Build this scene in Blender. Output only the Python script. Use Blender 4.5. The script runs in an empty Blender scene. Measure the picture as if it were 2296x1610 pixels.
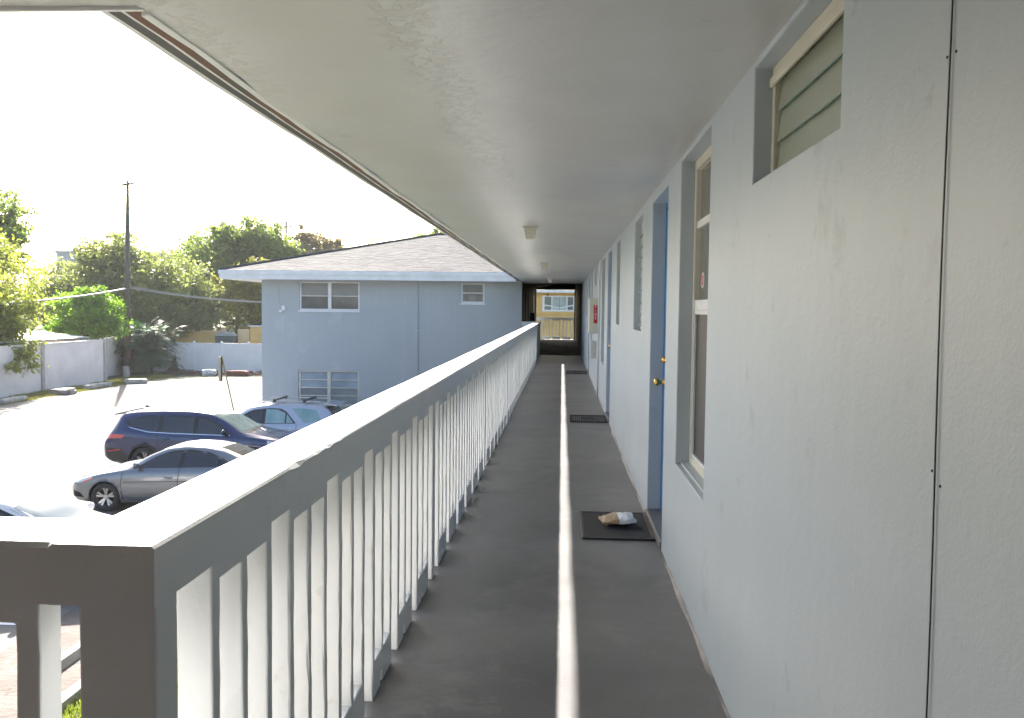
import bpy, bmesh, math, random
import numpy as np
from mathutils import Vector, Matrix
from mathutils.bvhtree import BVHTree

random.seed(7); np.random.seed(7)
SC = bpy.context.scene
COL = SC.collection
F = 3.0                      # height of the upper walkway floor above the parking lot

# ------------------------------------------------------------------ camera
yaw, pitch, roll = math.radians(-3.098), math.radians(3.133), math.radians(0.65)
fw = Vector((math.sin(yaw)*math.cos(pitch), math.cos(yaw)*math.cos(pitch), -math.sin(pitch)))
rt = Vector((math.cos(yaw), -math.sin(yaw), 0.0)); up = rt.cross(fw)
rt, up = (rt*math.cos(roll) + up*math.sin(roll)), (up*math.cos(roll) - rt*math.sin(roll))
cd = bpy.data.cameras.new('camera'); cam = bpy.data.objects.new('camera', cd); COL.objects.link(cam)
cam.matrix_world = Matrix(((rt.x, up.x, -fw.x, 0), (rt.y, up.y, -fw.y, 0), (rt.z, up.z, -fw.z, F+1.5), (0, 0, 0, 1)))
cd.sensor_width = 36; cd.lens = 36*2052.8/2296; cd.clip_start = 0.05; cd.clip_end = 2000
cd.dof.use_dof = True; cd.dof.focus_distance = 5.0; cd.dof.aperture_fstop = 18.0
SC.camera = cam

# ------------------------------------------------------------------ sky, sun, exposure
SUN = Vector((-1.0, 2.25, 1.587)).normalized()
elev = math.asin(SUN.z); azim = math.atan2(SUN.x, SUN.y)
w = bpy.data.worlds.new('World'); SC.world = w; w.use_nodes = True
nt = w.node_tree; bg = nt.nodes['Background']
sky = nt.nodes.new('ShaderNodeTexSky'); sky.sky_type = 'NISHITA'; sky.sun_disc = False
sky.sun_elevation = elev; sky.sun_rotation = azim
sky.air_density = 1.0; sky.dust_density = 3.0; sky.ozone_density = 1.0
nt.links.new(sky.outputs[0], bg.inputs[0]); bg.inputs[1].default_value = 0.10
sl = bpy.data.lights.new('sun', 'SUN'); sl.energy = 5.0; sl.angle = math.radians(0.53); sl.color = (1.0, 0.93, 0.845)
so = bpy.data.objects.new('sun', sl); COL.objects.link(so)
so.rotation_euler = SUN.to_track_quat('Z', 'Y').to_euler(); so.location = (-20, 40, 40)
SC.view_settings.view_transform = 'Standard'; SC.view_settings.look = 'None'
SC.view_settings.gamma = 1.0; SC.view_settings.use_curve_mapping = False
SC.view_settings.exposure = 2.15
SC.render.engine = 'CYCLES'
SC.cycles.max_bounces = 12; SC.cycles.diffuse_bounces = 8; SC.cycles.glossy_bounces = 4
SC.cycles.transmission_bounces = 6; SC.cycles.transparent_max_bounces = 8
SC.cycles.sample_clamp_indirect = 6.0
SC.cycles.use_denoising = True

# ------------------------------------------------------------------ materials
MATS = {}
def mat(name, col, rough=0.6, var=None, bump=None, spec=0.5, metal=0.0, trans=0.0, space='W', streak=None, stain=None, coat=0.0):
    """var=(scale, amount[, second colour]); bump=(scale, strength, distance); streak=(amount) vertical runs; stain=(colour, scale, threshold, amount)"""
    if name in MATS: return MATS[name]
    m = bpy.data.materials.new(name); m.use_nodes = True; MATS[name] = m
    n = m.node_tree.nodes; L = m.node_tree.links; p = n['Principled BSDF']
    p.inputs['Roughness'].default_value = rough; p.inputs['Metallic'].default_value = metal
    p.inputs['Specular IOR Level'].default_value = spec
    p.inputs['Transmission Weight'].default_value = trans
    p.inputs['Coat Weight'].default_value = coat; p.inputs['Coat Roughness'].default_value = 0.03
    p.inputs['Base Color'].default_value = (*col, 1)
    if space == 'W':
        g = n.new('ShaderNodeNewGeometry'); vec = g.outputs['Position']
    else:
        g = n.new('ShaderNodeTexCoord'); vec = g.outputs['Object']
    out = None
    def mix(fac, a, b, mode='MIX'):
        x = n.new('ShaderNodeMix'); x.data_type = 'RGBA'; x.blend_type = mode
        if isinstance(fac, (int, float)): x.inputs[0].default_value = fac
        else: L.new(fac, x.inputs[0])
        for s, v in ((6, a), (7, b)):
            if isinstance(v, tuple): x.inputs[s].default_value = (*v, 1)
            else: L.new(v, x.inputs[s])
        return x.outputs[2]
    def noise(scale, detail=6, rough_=0.6, vec_=None):
        t = n.new('ShaderNodeTexNoise'); t.inputs['Scale'].default_value = scale
        t.inputs['Detail'].default_value = detail; t.inputs['Roughness'].default_value = rough_
        L.new(vec_ if vec_ else vec, t.inputs['Vector']); return t.outputs[0]
    def ramp(x, a, b):
        r = n.new('ShaderNodeMapRange'); r.inputs[1].default_value = a; r.inputs[2].default_value = b
        L.new(x, r.inputs[0]); return r.outputs[0]
    out = col
    if var:
        c2 = var[2] if len(var) > 2 else tuple(c*(1-var[1]) for c in col)
        f = ramp(noise(var[0]), 0.35, 0.68)
        if len(var) > 2:
            mm = n.new('ShaderNodeMath'); mm.operation = 'MULTIPLY'; mm.inputs[1].default_value = var[1]; L.new(f, mm.inputs[0]); f = mm.outputs[0]
        out = mix(f, out, c2)
    if streak:
        mp = n.new('ShaderNodeMapping'); mp.inputs['Scale'].default_value = (9, 9, 0.45); L.new(vec, mp.inputs[0])
        f = ramp(noise(1.0, 5, 0.65, mp.outputs[0]), 0.5, 0.75)
        mm = n.new('ShaderNodeMath'); mm.operation = 'MULTIPLY'; mm.inputs[1].default_value = streak[0]; L.new(f, mm.inputs[0])
        out = mix(mm.outputs[0], out, streak[1])
    for st in (stain or []):
        f = ramp(noise(st[1], 9, 0.7), st[2], st[2]+0.06)
        mm = n.new('ShaderNodeMath'); mm.operation = 'MULTIPLY'; mm.inputs[1].default_value = st[3]; L.new(f, mm.inputs[0])
        out = mix(mm.outputs[0], out, st[0])
    if not isinstance(out, tuple): L.new(out, p.inputs['Base Color'])
    if bump:
        prev = None
        bl = bump if isinstance(bump, list) else [bump]
        for b_ in bl:
            b = n.new('ShaderNodeBump'); b.inputs['Strength'].default_value = b_[1]; b.inputs['Distance'].default_value = b_[2]
            L.new(noise(b_[0], 7, 0.6), b.inputs['Height'])
            if prev: L.new(prev, b.inputs['Normal'])
            prev = b.outputs[0]
        L.new(prev, p.inputs['Normal'])
    return m

white_rail = mat('rail_paint', (0.61, 0.63, 0.645), 0.5, var=(2.2, .5, (.55, .57, .585)), bump=[(60, .35, .003), (7, .3, .006)],
                 stain=[((.26, .24, .20), 55, .70, .7), ((.46, .44, .40), 7, .60, .4), ((.40, .39, .37), 1.7, .60, .3)])
wallp = mat('wall_paint', (0.455, 0.515, 0.555), 0.42, var=(.9, .7, (.40, .455, .49)), bump=[(140, .55, .0018), (16, .5, .004)],
            streak=(.45, (.48, .53, .565)), stain=[((.14, .15, .16), 150, .705, .7), ((.31, .345, .375), 2.2, .61, .45), ((.27, .30, .32), 7, .62, .4), ((.20, .215, .23), 48, .69, .6)])
ceilp = mat('ceiling_paint', (0.52, 0.53, 0.525), 0.38, var=(1.6, .6, (.46, .467, .46)), bump=[(2.6, .5, .016), (22, .3, .004)],
            stain=[((.30, .29, .28), 5.0, .62, .4)])
def add_peel(m):
    # a band of peeling, patched plaster running along the ceiling and a second one by the eave corner
    n = m.node_tree.nodes; L = m.node_tree.links; p = n['Principled BSDF']
    g = n.new('ShaderNodeNewGeometry'); sx = n.new('ShaderNodeSeparateXYZ'); L.new(g.outputs['Position'], sx.inputs[0])
    def M(op, a, b=None, c=None):
        x = n.new('ShaderNodeMath'); x.operation = op
        for k, v in enumerate((a, b, c)):
            if v is None: continue
            if isinstance(v, (int, float)): x.inputs[k].default_value = v
            else: L.new(v, x.inputs[k])
        return x.outputs[0]
    def rng(v, a, b, c=0, d=1):
        r = n.new('ShaderNodeMapRange'); r.interpolation_type = 'SMOOTHSTEP'
        for k, q in ((1, a), (2, b), (3, c), (4, d)): r.inputs[k].default_value = q
        L.new(v, r.inputs[0]); return r.outputs[0]
    w_ = n.new('ShaderNodeTexNoise'); w_.inputs['Scale'].default_value = 1.2; L.new(g.outputs['Position'], w_.inputs['Vector'])
    xc = M('ADD', sx.outputs['X'], M('MULTIPLY_ADD', w_.outputs[0], .36, -.18))
    band = M('MULTIPLY', rng(M('ABSOLUTE', M('ADD', xc, .44)), .03, .16, 1, 0), rng(sx.outputs['Y'], 4.5, 8.5, 1, 0))
    cor = M('MULTIPLY', rng(sx.outputs['X'], -1.12, -1.0, 1, 0), rng(sx.outputs['Y'], 2.9, 4.2, 1, 0))
    mask = M('MAXIMUM', band, cor)
    t = n.new('ShaderNodeTexNoise'); t.inputs['Scale'].default_value = 17; t.inputs['Detail'].default_value = 8; t.inputs['Roughness'].default_value = .62; t.inputs['Distortion'].default_value = .8
    L.new(g.outputs['Position'], t.inputs['Vector'])
    chip = M('MULTIPLY', rng(t.outputs[0], .50, .53), mask)
    bp = n.new('ShaderNodeBump'); bp.inputs['Strength'].default_value = .6; bp.inputs['Distance'].default_value = .004; L.new(chip, bp.inputs['Height'])
    if p.inputs['Normal'].links: L.new(p.inputs['Normal'].links[0].from_socket, bp.inputs['Normal'])
    L.new(bp.outputs[0], p.inputs['Normal'])
    src = p.inputs['Base Color'].links[0].from_socket
    x = n.new('ShaderNodeMix'); x.data_type = 'RGBA'; L.new(M('MULTIPLY', chip, .45), x.inputs[0]); L.new(src, x.inputs[6]); x.inputs[7].default_value = (.40,.385,.35,1)
    L.new(x.outputs[2], p.inputs['Base Color'])
add_peel(ceilp)
floorp = mat('floor_paint', (0.145, 0.142, 0.145), 0.46, var=(1.3, .95, (.088, .087, .091)), bump=[(240, .5, .0015), (6, .25, .004)],
             stain=[((.20, .195, .19), .8, .50, .30), ((.18, .178, .178), 3.2, .56, .4), ((.07, .068, .07), 1.7, .58, .35), ((.045, .04, .038), 6.0, .66, .6), ((.40, .37, .32), 34, .765, .8), ((.21, .208, .21), 75, .58, .6), ((.045, .045, .048), 62, .60, .6)])
housep = mat('house_paint', (0.36, 0.392, 0.415), 0.7, var=(.8, .5, (.32, .35, .372)), bump=(30, .4, .008),
             streak=(.45, (.39, .43, .465)), stain=[((.43, .47, .50), 1.1, .58, .45)])
darkwall = mat('breezeway_shade', (0.055, 0.045, 0.04), 0.6, var=(3, .5), bump=(20, .3, .004))  # shade of the unlit passage put into the wall colour
brownwood = mat('brown_wood', (0.12, 0.055, 0.035), 0.6, var=(8, .5), bump=(30, .3, .003))
fasciawood = mat('fascia_wood', (0.15, 0.068, 0.048), 0.65, var=(1.2, .9, (.075, .07, .068)), bump=(30, .4, .004))
whitetrim = mat('white_trim', (0.72, 0.73, 0.74), 0.5, var=(3, .15), bump=(20, .25, .003))
darktrim = mat('dark_trim', (0.05, 0.05, 0.058), 0.5, var=(4, .4))
shingle = mat('shingle', (0.055, 0.056, 0.060), 0.9, var=(1.3, .8, (.078, .078, .082)), bump=(60, .8, .01),
              stain=[((.15, .15, .155), 14, .62, .5), ((.05, .047, .047), 2.5, .63, .5)])
asphalt = mat('asphalt', (0.150, 0.143, 0.132), 0.9, var=(.35, .8, (.182, .174, .158)), bump=[(70, .6, .01), (2, .3, .02)],
              stain=[((.12, .105, .085), .9, .55, .6), ((.10, .09, .075), .30, .53, .5), ((.06, .055, .05), 3.5, .68, .6)])
dirt = mat('dirt', (0.15, 0.12, 0.08), 0.95, var=(1.5, .9, (.09, .078, .045)), bump=(9, .8, .06), stain=[((.08, .11, .03), .8, .46, .85)])
concrete = mat('concrete', (0.38, 0.37, 0.34), 0.85, var=(3, .4), bump=(30, .6, .01))
fencew = mat('fence_white', (0.72, 0.665, 0.635), 0.7, var=(.8, .2), bump=(15, .3, .006), stain=[((.52, .48, .43), 2.5, .68, .4)])
vinyl = mat('vinyl_white', (0.78, 0.78, 0.80), 0.45, var=(1, .08))
fencepost_m = mat('fence_post_paint', (0.42, 0.38, 0.36), 0.7, var=(3, .3))
alum = mat('aluminium', (0.55, 0.54, 0.50), 0.4, metal=.4, var=(4, .15))
cream = mat('cream_paint', (0.66, 0.63, 0.52), 0.5, var=(5, .12), bump=(20, .2, .003))
bluedoor = mat('blue_door_paint', (0.02, 0.20, 0.50), 0.4, var=(4, .25), bump=(30, .15, .002))
brass = mat('brass', (0.75, 0.45, 0.12), 0.22, metal=1.0)
black = mat('black_plastic', (0.012, 0.012, 0.013), 0.5, bump=(120, .3, .002))
rubber = mat('mat_rubber', (0.014, 0.014, 0.016), 0.8, var=(20, .5, (.03, .03, .032)), bump=(160, .9, .004))
screen = mat('window_screen', (0.035, 0.035, 0.037), 0.55, var=(3, .35), bump=(500, .5, .001))
frost = mat('louvre_glass', (0.33, 0.37, 0.30), 0.22, var=(4, .3, (.38, .38, .28)), spec=.6)
glassedge = mat('glass_edge', (0.12, 0.29, 0.27), 0.2)
paneg = mat('pane_glass', (0.20, 0.205, 0.19), 0.08, var=(2, .3), spec=.7)
panedark = mat('pane_dark', (0.05, 0.055, 0.06), 0.08, var=(1.3, .9, (.13, .13, .125)), spec=.7)
blindm = mat('window_blind', (0.26, 0.26, 0.25), 0.7, var=(3, .2))
ivory = mat('ivory_metal', (0.62, 0.60, 0.50), 0.4, var=(4, .1))
redp = mat('red_sign', (0.50, 0.03, 0.03), 0.45)
whitep = mat('white_print', (0.8, 0.8, 0.8), 0.5)
paper = mat('kraft_paper', (0.50, 0.36, 0.22), 0.6, var=(20, .35), bump=(60, .6, .006))
paperw = mat('white_paper', (0.75, 0.75, 0.76), 0.5, bump=(60, .4, .004))
lampglass = mat('lamp_glass', (0.62, 0.60, 0.50), 0.25, var=(60, .25), spec=.6, bump=(180, .8, .003))
polewood = mat('pole_wood', (0.10, 0.085, 0.08), 0.85, var=(3, .4, (.06, .05, .05)), bump=(30, .5, .01))
polered = mat('pole_base_paint', (0.16, 0.07, 0.06), 0.8, var=(5, .5))
polegreen = mat('pole_top_paint', (0.035, 0.085, 0.06), 0.7)
cablew = mat('cable_sheath', (0.33, 0.32, 0.30), 0.6)
yellowp = mat('yellow_stucco', (0.68, 0.45, 0.17), 0.75, var=(1, .2), bump=(20, .4, .008))
palebld = mat('pale_building', (0.26, 0.31, 0.36), 0.8, var=(.4, .1))
shedm = mat('shed_metal', (0.40, 0.44, 0.46), 0.35, metal=.5, var=(2, .2))
bark = mat('bark', (0.085, 0.065, 0.05), 0.9, var=(6, .5), bump=(25, .8, .02))
signm = mat('sign_metal', (0.42, 0.38, 0.28), 0.5, metal=.3, var=(5, .3))
signpost = mat('sign_post', (0.20, 0.18, 0.09), 0.6, var=(20, .6, (.10, .10, .05)))
rubble_m = mat('rubble', (0.16, 0.10, 0.075), 0.9, var=(4, .7), bump=(20, .8, .02))
tealbin = mat('bin_plastic', (0.03, 0.07, 0.075), 0.4)

def leafmat(name, c1, c2, tr=0.55):
    if name in MATS: return MATS[name]
    m = bpy.data.materials.new(name); m.use_nodes = True; MATS[name] = m
    n = m.node_tree.nodes; L = m.node_tree.links; n.clear()
    o = n.new('ShaderNodeOutputMaterial'); g = n.new('ShaderNodeNewGeometry')
    t = n.new('ShaderNodeTexNoise'); t.inputs['Scale'].default_value = 1.1; t.inputs['Detail'].default_value = 4
    L.new(g.outputs['Position'], t.inputs['Vector'])
    r = n.new('ShaderNodeMapRange'); r.inputs[1].default_value = .35; r.inputs[2].default_value = .65; L.new(t.outputs[0], r.inputs[0])
    mm = n.new('ShaderNodeMath'); mm.operation = 'MULTIPLY_ADD'; mm.inputs[1].default_value = .5; L.new(r.outputs[0], mm.inputs[0])
    c1 = tuple(v*1.2 for v in c1); c2 = tuple(v*1.25 for v in c2)
    m2 = n.new('ShaderNodeMath'); m2.operation = 'MULTIPLY'; m2.inputs[1].default_value = .5; L.new(g.outputs['Random Per Island'], m2.inputs[0])
    L.new(m2.outputs[0], mm.inputs[2])
    x = n.new('ShaderNodeMix'); x.data_type = 'RGBA'; L.new(mm.outputs[0], x.inputs[0])
    x.inputs[6].default_value = (*c1, 1); x.inputs[7].default_value = (*c2, 1)
    d = n.new('ShaderNodeBsdfPrincipled'); d.inputs['Roughness'].default_value = .5; L.new(x.outputs[2], d.inputs['Base Color'])
    tl = n.new('ShaderNodeBsdfTranslucent')
    br = n.new('ShaderNodeMix'); br.data_type = 'RGBA'; br.blend_type = 'MULTIPLY'; br.inputs[0].default_value = 1
    L.new(x.outputs[2], br.inputs[6]); br.inputs[7].default_value = (1.5, 1.6, 1.05, 1); L.new(br.outputs[2], tl.inputs[0])
    ms = n.new('ShaderNodeMixShader'); ms.inputs[0].default_value = tr
    L.new(d.outputs[0], ms.inputs[1]); L.new(tl.outputs[0], ms.inputs[2]); L.new(ms.outputs[0], o.inputs[0])
    return m

# ------------------------------------------------------------------ helpers
ORG = {}
def tag(o, label=None, cat=None, group=None, kind=None):
    if label: o['label'] = label
    if cat: o['category'] = cat
    if group: o['group'] = group
    if kind: o['kind'] = kind
    return o
def thing(name, loc, label, cat, group=None, rz=0):
    o = bpy.data.objects.new(name, None); COL.objects.link(o); o.location = loc; o.rotation_euler.z = rz
    o.empty_display_size = .2
    ORG[o.name] = Vector(loc); return tag(o, label, cat, group)

class B:
    """collects shapes (world coordinates) and links them as one mesh object"""
    def __init__(s): s.v = []; s.f = []; s.m = []
    def add(s, vs, fs, mi=0):
        k = len(s.v); s.v += [tuple(v) for v in vs]; s.f += [tuple(i+k for i in f) for f in fs]; s.m += [mi]*len(fs); return s
    def box(s, x0, x1, y0, y1, z0, z1, mi=0):
        return s.add([(x0,y0,z0),(x1,y0,z0),(x1,y1,z0),(x0,y1,z0),(x0,y0,z1),(x1,y0,z1),(x1,y1,z1),(x0,y1,z1)],
                     [(0,3,2,1),(4,5,6,7),(0,1,5,4),(1,2,6,5),(2,3,7,6),(3,0,4,7)], mi)
    def prism(s, poly, axis, a, b, mi=0):
        """poly: 2-D outline; axis 0: poly=(y,z) along x; 1: poly=(x,z) along y; 2: poly=(x,y) along z"""
        def P(p, t):
            return [(t,p[0],p[1]), (p[0],t,p[1]), (p[0],p[1],t)][axis]
        n = len(poly); vs = [P(p, a) for p in poly]+[P(p, b) for p in poly]
        fs = [tuple(range(n))[::-1], tuple(range(n, 2*n))]+[(i, (i+1) % n, n+(i+1) % n, n+i) for i in range(n)]
        return s.add(vs, fs, mi)
    def tube(s, pts, r, n=8, mi=0, r2=None):
        pts = [Vector(p) for p in pts]; rings = []
        for i, p in enumerate(pts):
            d = (pts[min(i+1, len(pts)-1)]-pts[max(i-1, 0)]).normalized()
            a = d.orthogonal().normalized() if i == 0 else (a - d*a.dot(d)).normalized()
            b = d.cross(a); rr = r if r2 is None else r+(r2-r)*i/(len(pts)-1)
            rings.append([p+(a*math.cos(2*math.pi*k/n)+b*math.sin(2*math.pi*k/n))*rr for k in range(n)])
        vs = [v for q in rings for v in q]
        fs = [(i*n+k, i*n+(k+1) % n, (i+1)*n+(k+1) % n, (i+1)*n+k) for i in range(len(pts)-1) for k in range(n)]
        fs += [tuple(range(n))[::-1], tuple(range((len(pts)-1)*n, len(pts)*n))]
        return s.add(vs, fs, mi)
    def lathe(s, prof, c, axis='z', n=24, mi=0):
        vs = []
        for r, h in prof:
            for k in range(n):
                a = 2*math.pi*k/n; u, v = r*math.cos(a), r*math.sin(a)
                vs.append({'z': (c[0]+u, c[1]+v, c[2]+h), 'y': (c[0]+u, c[1]+h, c[2]+v), 'x': (c[0]+h, c[1]+u, c[2]+v)}[axis])
        m = len(prof)
        fs = [(i*n+k, i*n+(k+1) % n, (i+1)*n+(k+1) % n, (i+1)*n+k) for i in range(m-1) for k in range(n)]
        return s.add(vs, fs, mi)
    def holes(s, us, vs_, solid, t0, t1, P, mi=0):
        """slab with rectangular openings; us, vs_: cut lines; solid(u,v) at cell centres; P(u,v,t) -> xyz"""
        us = sorted(set(us)); vs_ = sorted(set(vs_)); nu, nv = len(us)-1, len(vs_)-1
        S = [[solid((us[i]+us[i+1])/2, (vs_[j]+vs_[j+1])/2) for j in range(nv)] for i in range(nu)]
        idx = {}; V = []; Fc = []
        def vid(i, j, k):
            if (i, j, k) not in idx: idx[(i, j, k)] = len(V); V.append(P(us[i], vs_[j], (t0, t1)[k]))
            return idx[(i, j, k)]
        g = lambda i, j: 0 <= i < nu and 0 <= j < nv and S[i][j]
        for i in range(nu):
            for j in range(nv):
                if not S[i][j]: continue
                Fc.append((vid(i,j,0), vid(i,j+1,0), vid(i+1,j+1,0), vid(i+1,j,0)))
                Fc.append((vid(i,j,1), vid(i+1,j,1), vid(i+1,j+1,1), vid(i,j+1,1)))
                if not g(i-1,j): Fc.append((vid(i,j,0), vid(i,j,1), vid(i,j+1,1), vid(i,j+1,0)))
                if not g(i+1,j): Fc.append((vid(i+1,j,0), vid(i+1,j+1,0), vid(i+1,j+1,1), vid(i+1,j,1)))
                if not g(i,j-1): Fc.append((vid(i,j,0), vid(i+1,j,0), vid(i+1,j,1), vid(i,j,1)))
                if not g(i,j+1): Fc.append((vid(i,j+1,0), vid(i,j+1,1), vid(i+1,j+1,1), vid(i+1,j+1,0)))
        return s.add(V, Fc, mi)
    def mesh(s, name, mats, smooth=False, bevel=0, fix=True, org=Vector((0,0,0))):
        me = bpy.data.meshes.new(name)
        me.from_pydata([(v[0]-org.x, v[1]-org.y, v[2]-org.z) for v in s.v], [], s.f)
        for m in (mats if isinstance(mats, (list, tuple)) else [mats]): me.materials.append(m)
        me.polygons.foreach_set('material_index', s.m)
        if fix or bevel:
            bm = bmesh.new(); bm.from_mesh(me)
            if fix: bmesh.ops.recalc_face_normals(bm, faces=bm.faces)
            if bevel:
                es = [e for e in bm.edges if len(e.link_faces) == 2 and e.calc_face_angle(0) > .6]
                bmesh.ops.bevel(bm, geom=es, offset=bevel, segments=2, affect='EDGES', profile=.5)
            bm.to_mesh(me); bm.free()
        if smooth: me.polygons.foreach_set('use_smooth', [True]*len(me.polygons))
        me.update(); return me
    def make(s, name, mats, parent=None, kind=None, smooth=False, bevel=0, fix=True, label=None):
        org = ORG.get(parent.name, Vector((0,0,0))) if parent else Vector((0,0,0))
        return put(name, s.mesh(name, mats, smooth, bevel, fix, org), parent, kind=kind, label=label)
def put(name, me, parent=None, loc=(0,0,0), kind=None, label=None, rot=None):
    o = bpy.data.objects.new(name, me); COL.objects.link(o); o.location = loc
    if rot: o.rotation_euler = rot
    if parent:
        o.parent = parent; ORG[o.name] = ORG.get(parent.name, Vector((0,0,0)))
    if kind: o['kind'] = kind
    if label: o['label'] = label
    return o
def copy_tree(o, parent=None):
    c = o.copy(); COL.objects.link(c)
    if parent: c.parent = parent
    for ch in list(o.children): copy_tree(ch, c)
    return c
def struct(name, b, m, **k):
    return b.make(name, m, kind='structure', **k)

# ------------------------------------------------------------------ ground
g = B(); g.add([(-680,-280,-.012),(480,-280,-.012),(480,880,-.012),(-680,880,-.012)], [(0,1,2,3)]); struct('ground', g, dirt)
g = B()
out_l = [(-23.6,-30),(-23.7,20),(-24.4,34),(-24.9,40),(-24.6,47),(-24.1,53.0),(-22.6,56.0),(-19.5,57.0),(-14,57.2),(-5,57.2),(-5,29),(-5.6,29),(-5.6,-30)]
g.add([(x,y,-.004) for x, y in out_l], [tuple(range(len(out_l)))]); struct('parking_lot', g, asphalt)
k = B(); k.box(-5.6,-5.45,3,29,-.1,.10); struct('kerb', k, concrete, bevel=.02)
# painted bay lines between the parked cars
for i, y in enumerate((12.2, 17.0, 22.1, 25.95)):
    b = B(); b.add([(-10.6,y,.002),(-6.2,y,.002),(-6.2,y+.1,.002),(-10.6,y+.1,.002)], [(0,1,2,3)])
    o = struct('bay_line', b, whitep)

g = B(); g.add([(-7.3,3,.004),(-5.6,3,.004),(-5.6,29,.004),(-6.9,29,.004)], [(0,1,2,3)])
struct('lot_edge', g, mat('lot_edge_dirt', (.12,.10,.085), .95, var=(1.6,.9,(.18,.165,.145)), bump=(12,.8,.03), stain=[((.05,.04,.03), 5, .60, .7), ((.26,.24,.21), 2.3, .58, .7)]))
# grass between kerb and building, weeds on the verge
def blades(name, n, area, h, m, parent=None):
    pts = np.array([area() for _ in range(n)]); a = np.random.rand(n)*6.283; hh = h*(.5+np.random.rand(n)); wd = .006+.006*np.random.rand(n)
    if h > .14: wd *= 1.8
    lean = (np.random.rand(n,2)-.5)*hh[:,None]*1.1
    c, s = np.cos(a)*wd, np.sin(a)*wd
    V = np.zeros((n,3,3)); V[:,0,:2] = pts[:,:2]-np.stack([c,s],1); V[:,1,:2] = pts[:,:2]+np.stack([c,s],1)
    V[:,2,:2] = pts[:,:2]+lean; V[:,2,2] = hh; V[:,:,2] += -.01
    me = bpy.data.meshes.new(name); me.from_pydata(V.reshape(-1,3).tolist(), [], np.arange(n*3).reshape(-1,3).tolist()); me.materials.append(m)
    o = put(name, me); return o
grassm = leafmat('grass_blades', (.10,.15,.02), (.22,.24,.05), .35)
tag(blades('grass', 60000, lambda: (random.uniform(-5.44,-1.2), random.uniform(4,13)), .07, grassm), 'short green grass strip between kerb and walkway seen through the railing gaps', 'grass', kind='stuff')
def verge():
    t = random.random()
    while True:
        x, y = random.uniform(-26.5,-24.6), random.uniform(36,57)
        if random.random() < .5+.5*math.sin(x*3+y*1.7)*math.cos(y*.9): return (x, y)
tag(blades('weeds', 22000, verge, .10, leafmat('weed_blades', (.16,.13,.04), (.17,.19,.04), .3)), 'dry grass and weeds on the dirt verge along the white wall', 'grass', kind='stuff')

# ------------------------------------------------------------------ the walkway building
XW = 0.64                    # wall face
CH = 2.34                    # ceiling height over the walkway
OP = [  # openings in the wall: y0, y1, z0, z1
    ('vent', 2.20, 3.19, 1.934, 2.325), ('sash', 4.09, 5.10, .65, 2.315), ('door', 5.70, 6.68, .05, 2.27),
    ('louvre', 7.46, 8.28, 1.33, 2.28), ('plain', 10.33, 10.97, 1.335, 2.30), ('door', 12.07, 13.05, .05, 2.30),
    ('sash', 13.93, 15.02, .65, 2.30), ('small', 16.02, 16.6, 1.97, 2.325), ('small', 17.46, 18.3, 1.97, 2.325),
    ('sash', 19.45, 20.4, .65, 2.30), ('door', 21.35, 22.25, .05, 2.30), ('louvre', 23.6, 24.4, 1.35, 2.29)]
# the long painted walkway floor
b = B(); b.box(-.90,XW+.2,-11,46.7,F-.16,F); b.box(-14,-.90,-3,1.72,F-.16,F-.001)
struct('walkway_floor', b, floorp, bevel=.006)
bld = thing('apartment_building', (XW, 14, 0), 'long two-storey pale grey building with the covered upper walkway running beside it', 'building')
b = B()
ys = [-.6, 29.8]+[v for o in OP for v in (o[1], o[2])]; zs = [0, CH+.1]+[v for o in OP for v in (o[3], o[4])]
b.holes(ys, zs, lambda u, v: not any(o[1] < u < o[2] and o[3] < v < o[4] for o in OP), XW, XW+.2, lambda u, v, t: (t, u, F+v))
b.make('wall', wallp, bld, bevel=.006)
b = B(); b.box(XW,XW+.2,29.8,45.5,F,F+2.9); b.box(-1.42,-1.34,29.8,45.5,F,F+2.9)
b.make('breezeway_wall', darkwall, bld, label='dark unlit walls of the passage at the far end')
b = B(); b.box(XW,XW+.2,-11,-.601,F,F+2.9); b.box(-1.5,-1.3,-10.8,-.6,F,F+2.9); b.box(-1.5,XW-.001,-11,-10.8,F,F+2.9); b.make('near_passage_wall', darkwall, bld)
b = B(); b.box(-14,-1.501,-.6,-.4,0,F+2.4); b.box(-14,-1.5,-8,-7.8,0,F+2.4); b.box(-14,-13.8,-7.8,-.601,0,F+2.4); b.make('near_wing_wall', brownwood, bld)  # unseen wing, kept dark brown to cut bounce onto the landing railing
b = B(); b.box(XW,XW+.2,-3,45.5,0,F-.161); b.box(XW+.2,7,-3,-2.8,0,F+2.5); b.box(6.8,7,-2.79,45.5,0,F+2.5); b.box(XW+.201,6.79,45.3,45.5,0,F+2.5)
b.make('outer_wall', wallp, bld)
b = B(); b.box(XW+.35,XW+.4,-2.7,29,F+.01,F+CH); b.make('room_partition', blindm, bld)
b = B(); V = []; n = 500
for i in range(n+1):
    y = -.59+(29.7+.59)*i/n; h = .010+.006*math.sin(y*3.1)+.005*math.sin(y*9.7+1)+random.uniform(0, .006)
    if any(o[0] == 'door' and o[1]-.02 < y < o[2]+.02 for o in OP): h = .0015
    V += [(XW-.0016, y, F), (XW-.0016, y, F+max(h, .0015)), (XW-.016-.004*math.sin(y*7), y, F+.0012)]
b.add(V, [f for i in range(n) for f in ((i*3, i*3+3, i*3+4, i*3+1), (i*3+1, i*3+4, i*3+5, i*3+2))])
b.make('paint_edge', mat('edge_paint', (.15,.15,.155), .5, var=(8,.7,(.07,.07,.07))), bld, fix=False)
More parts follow.
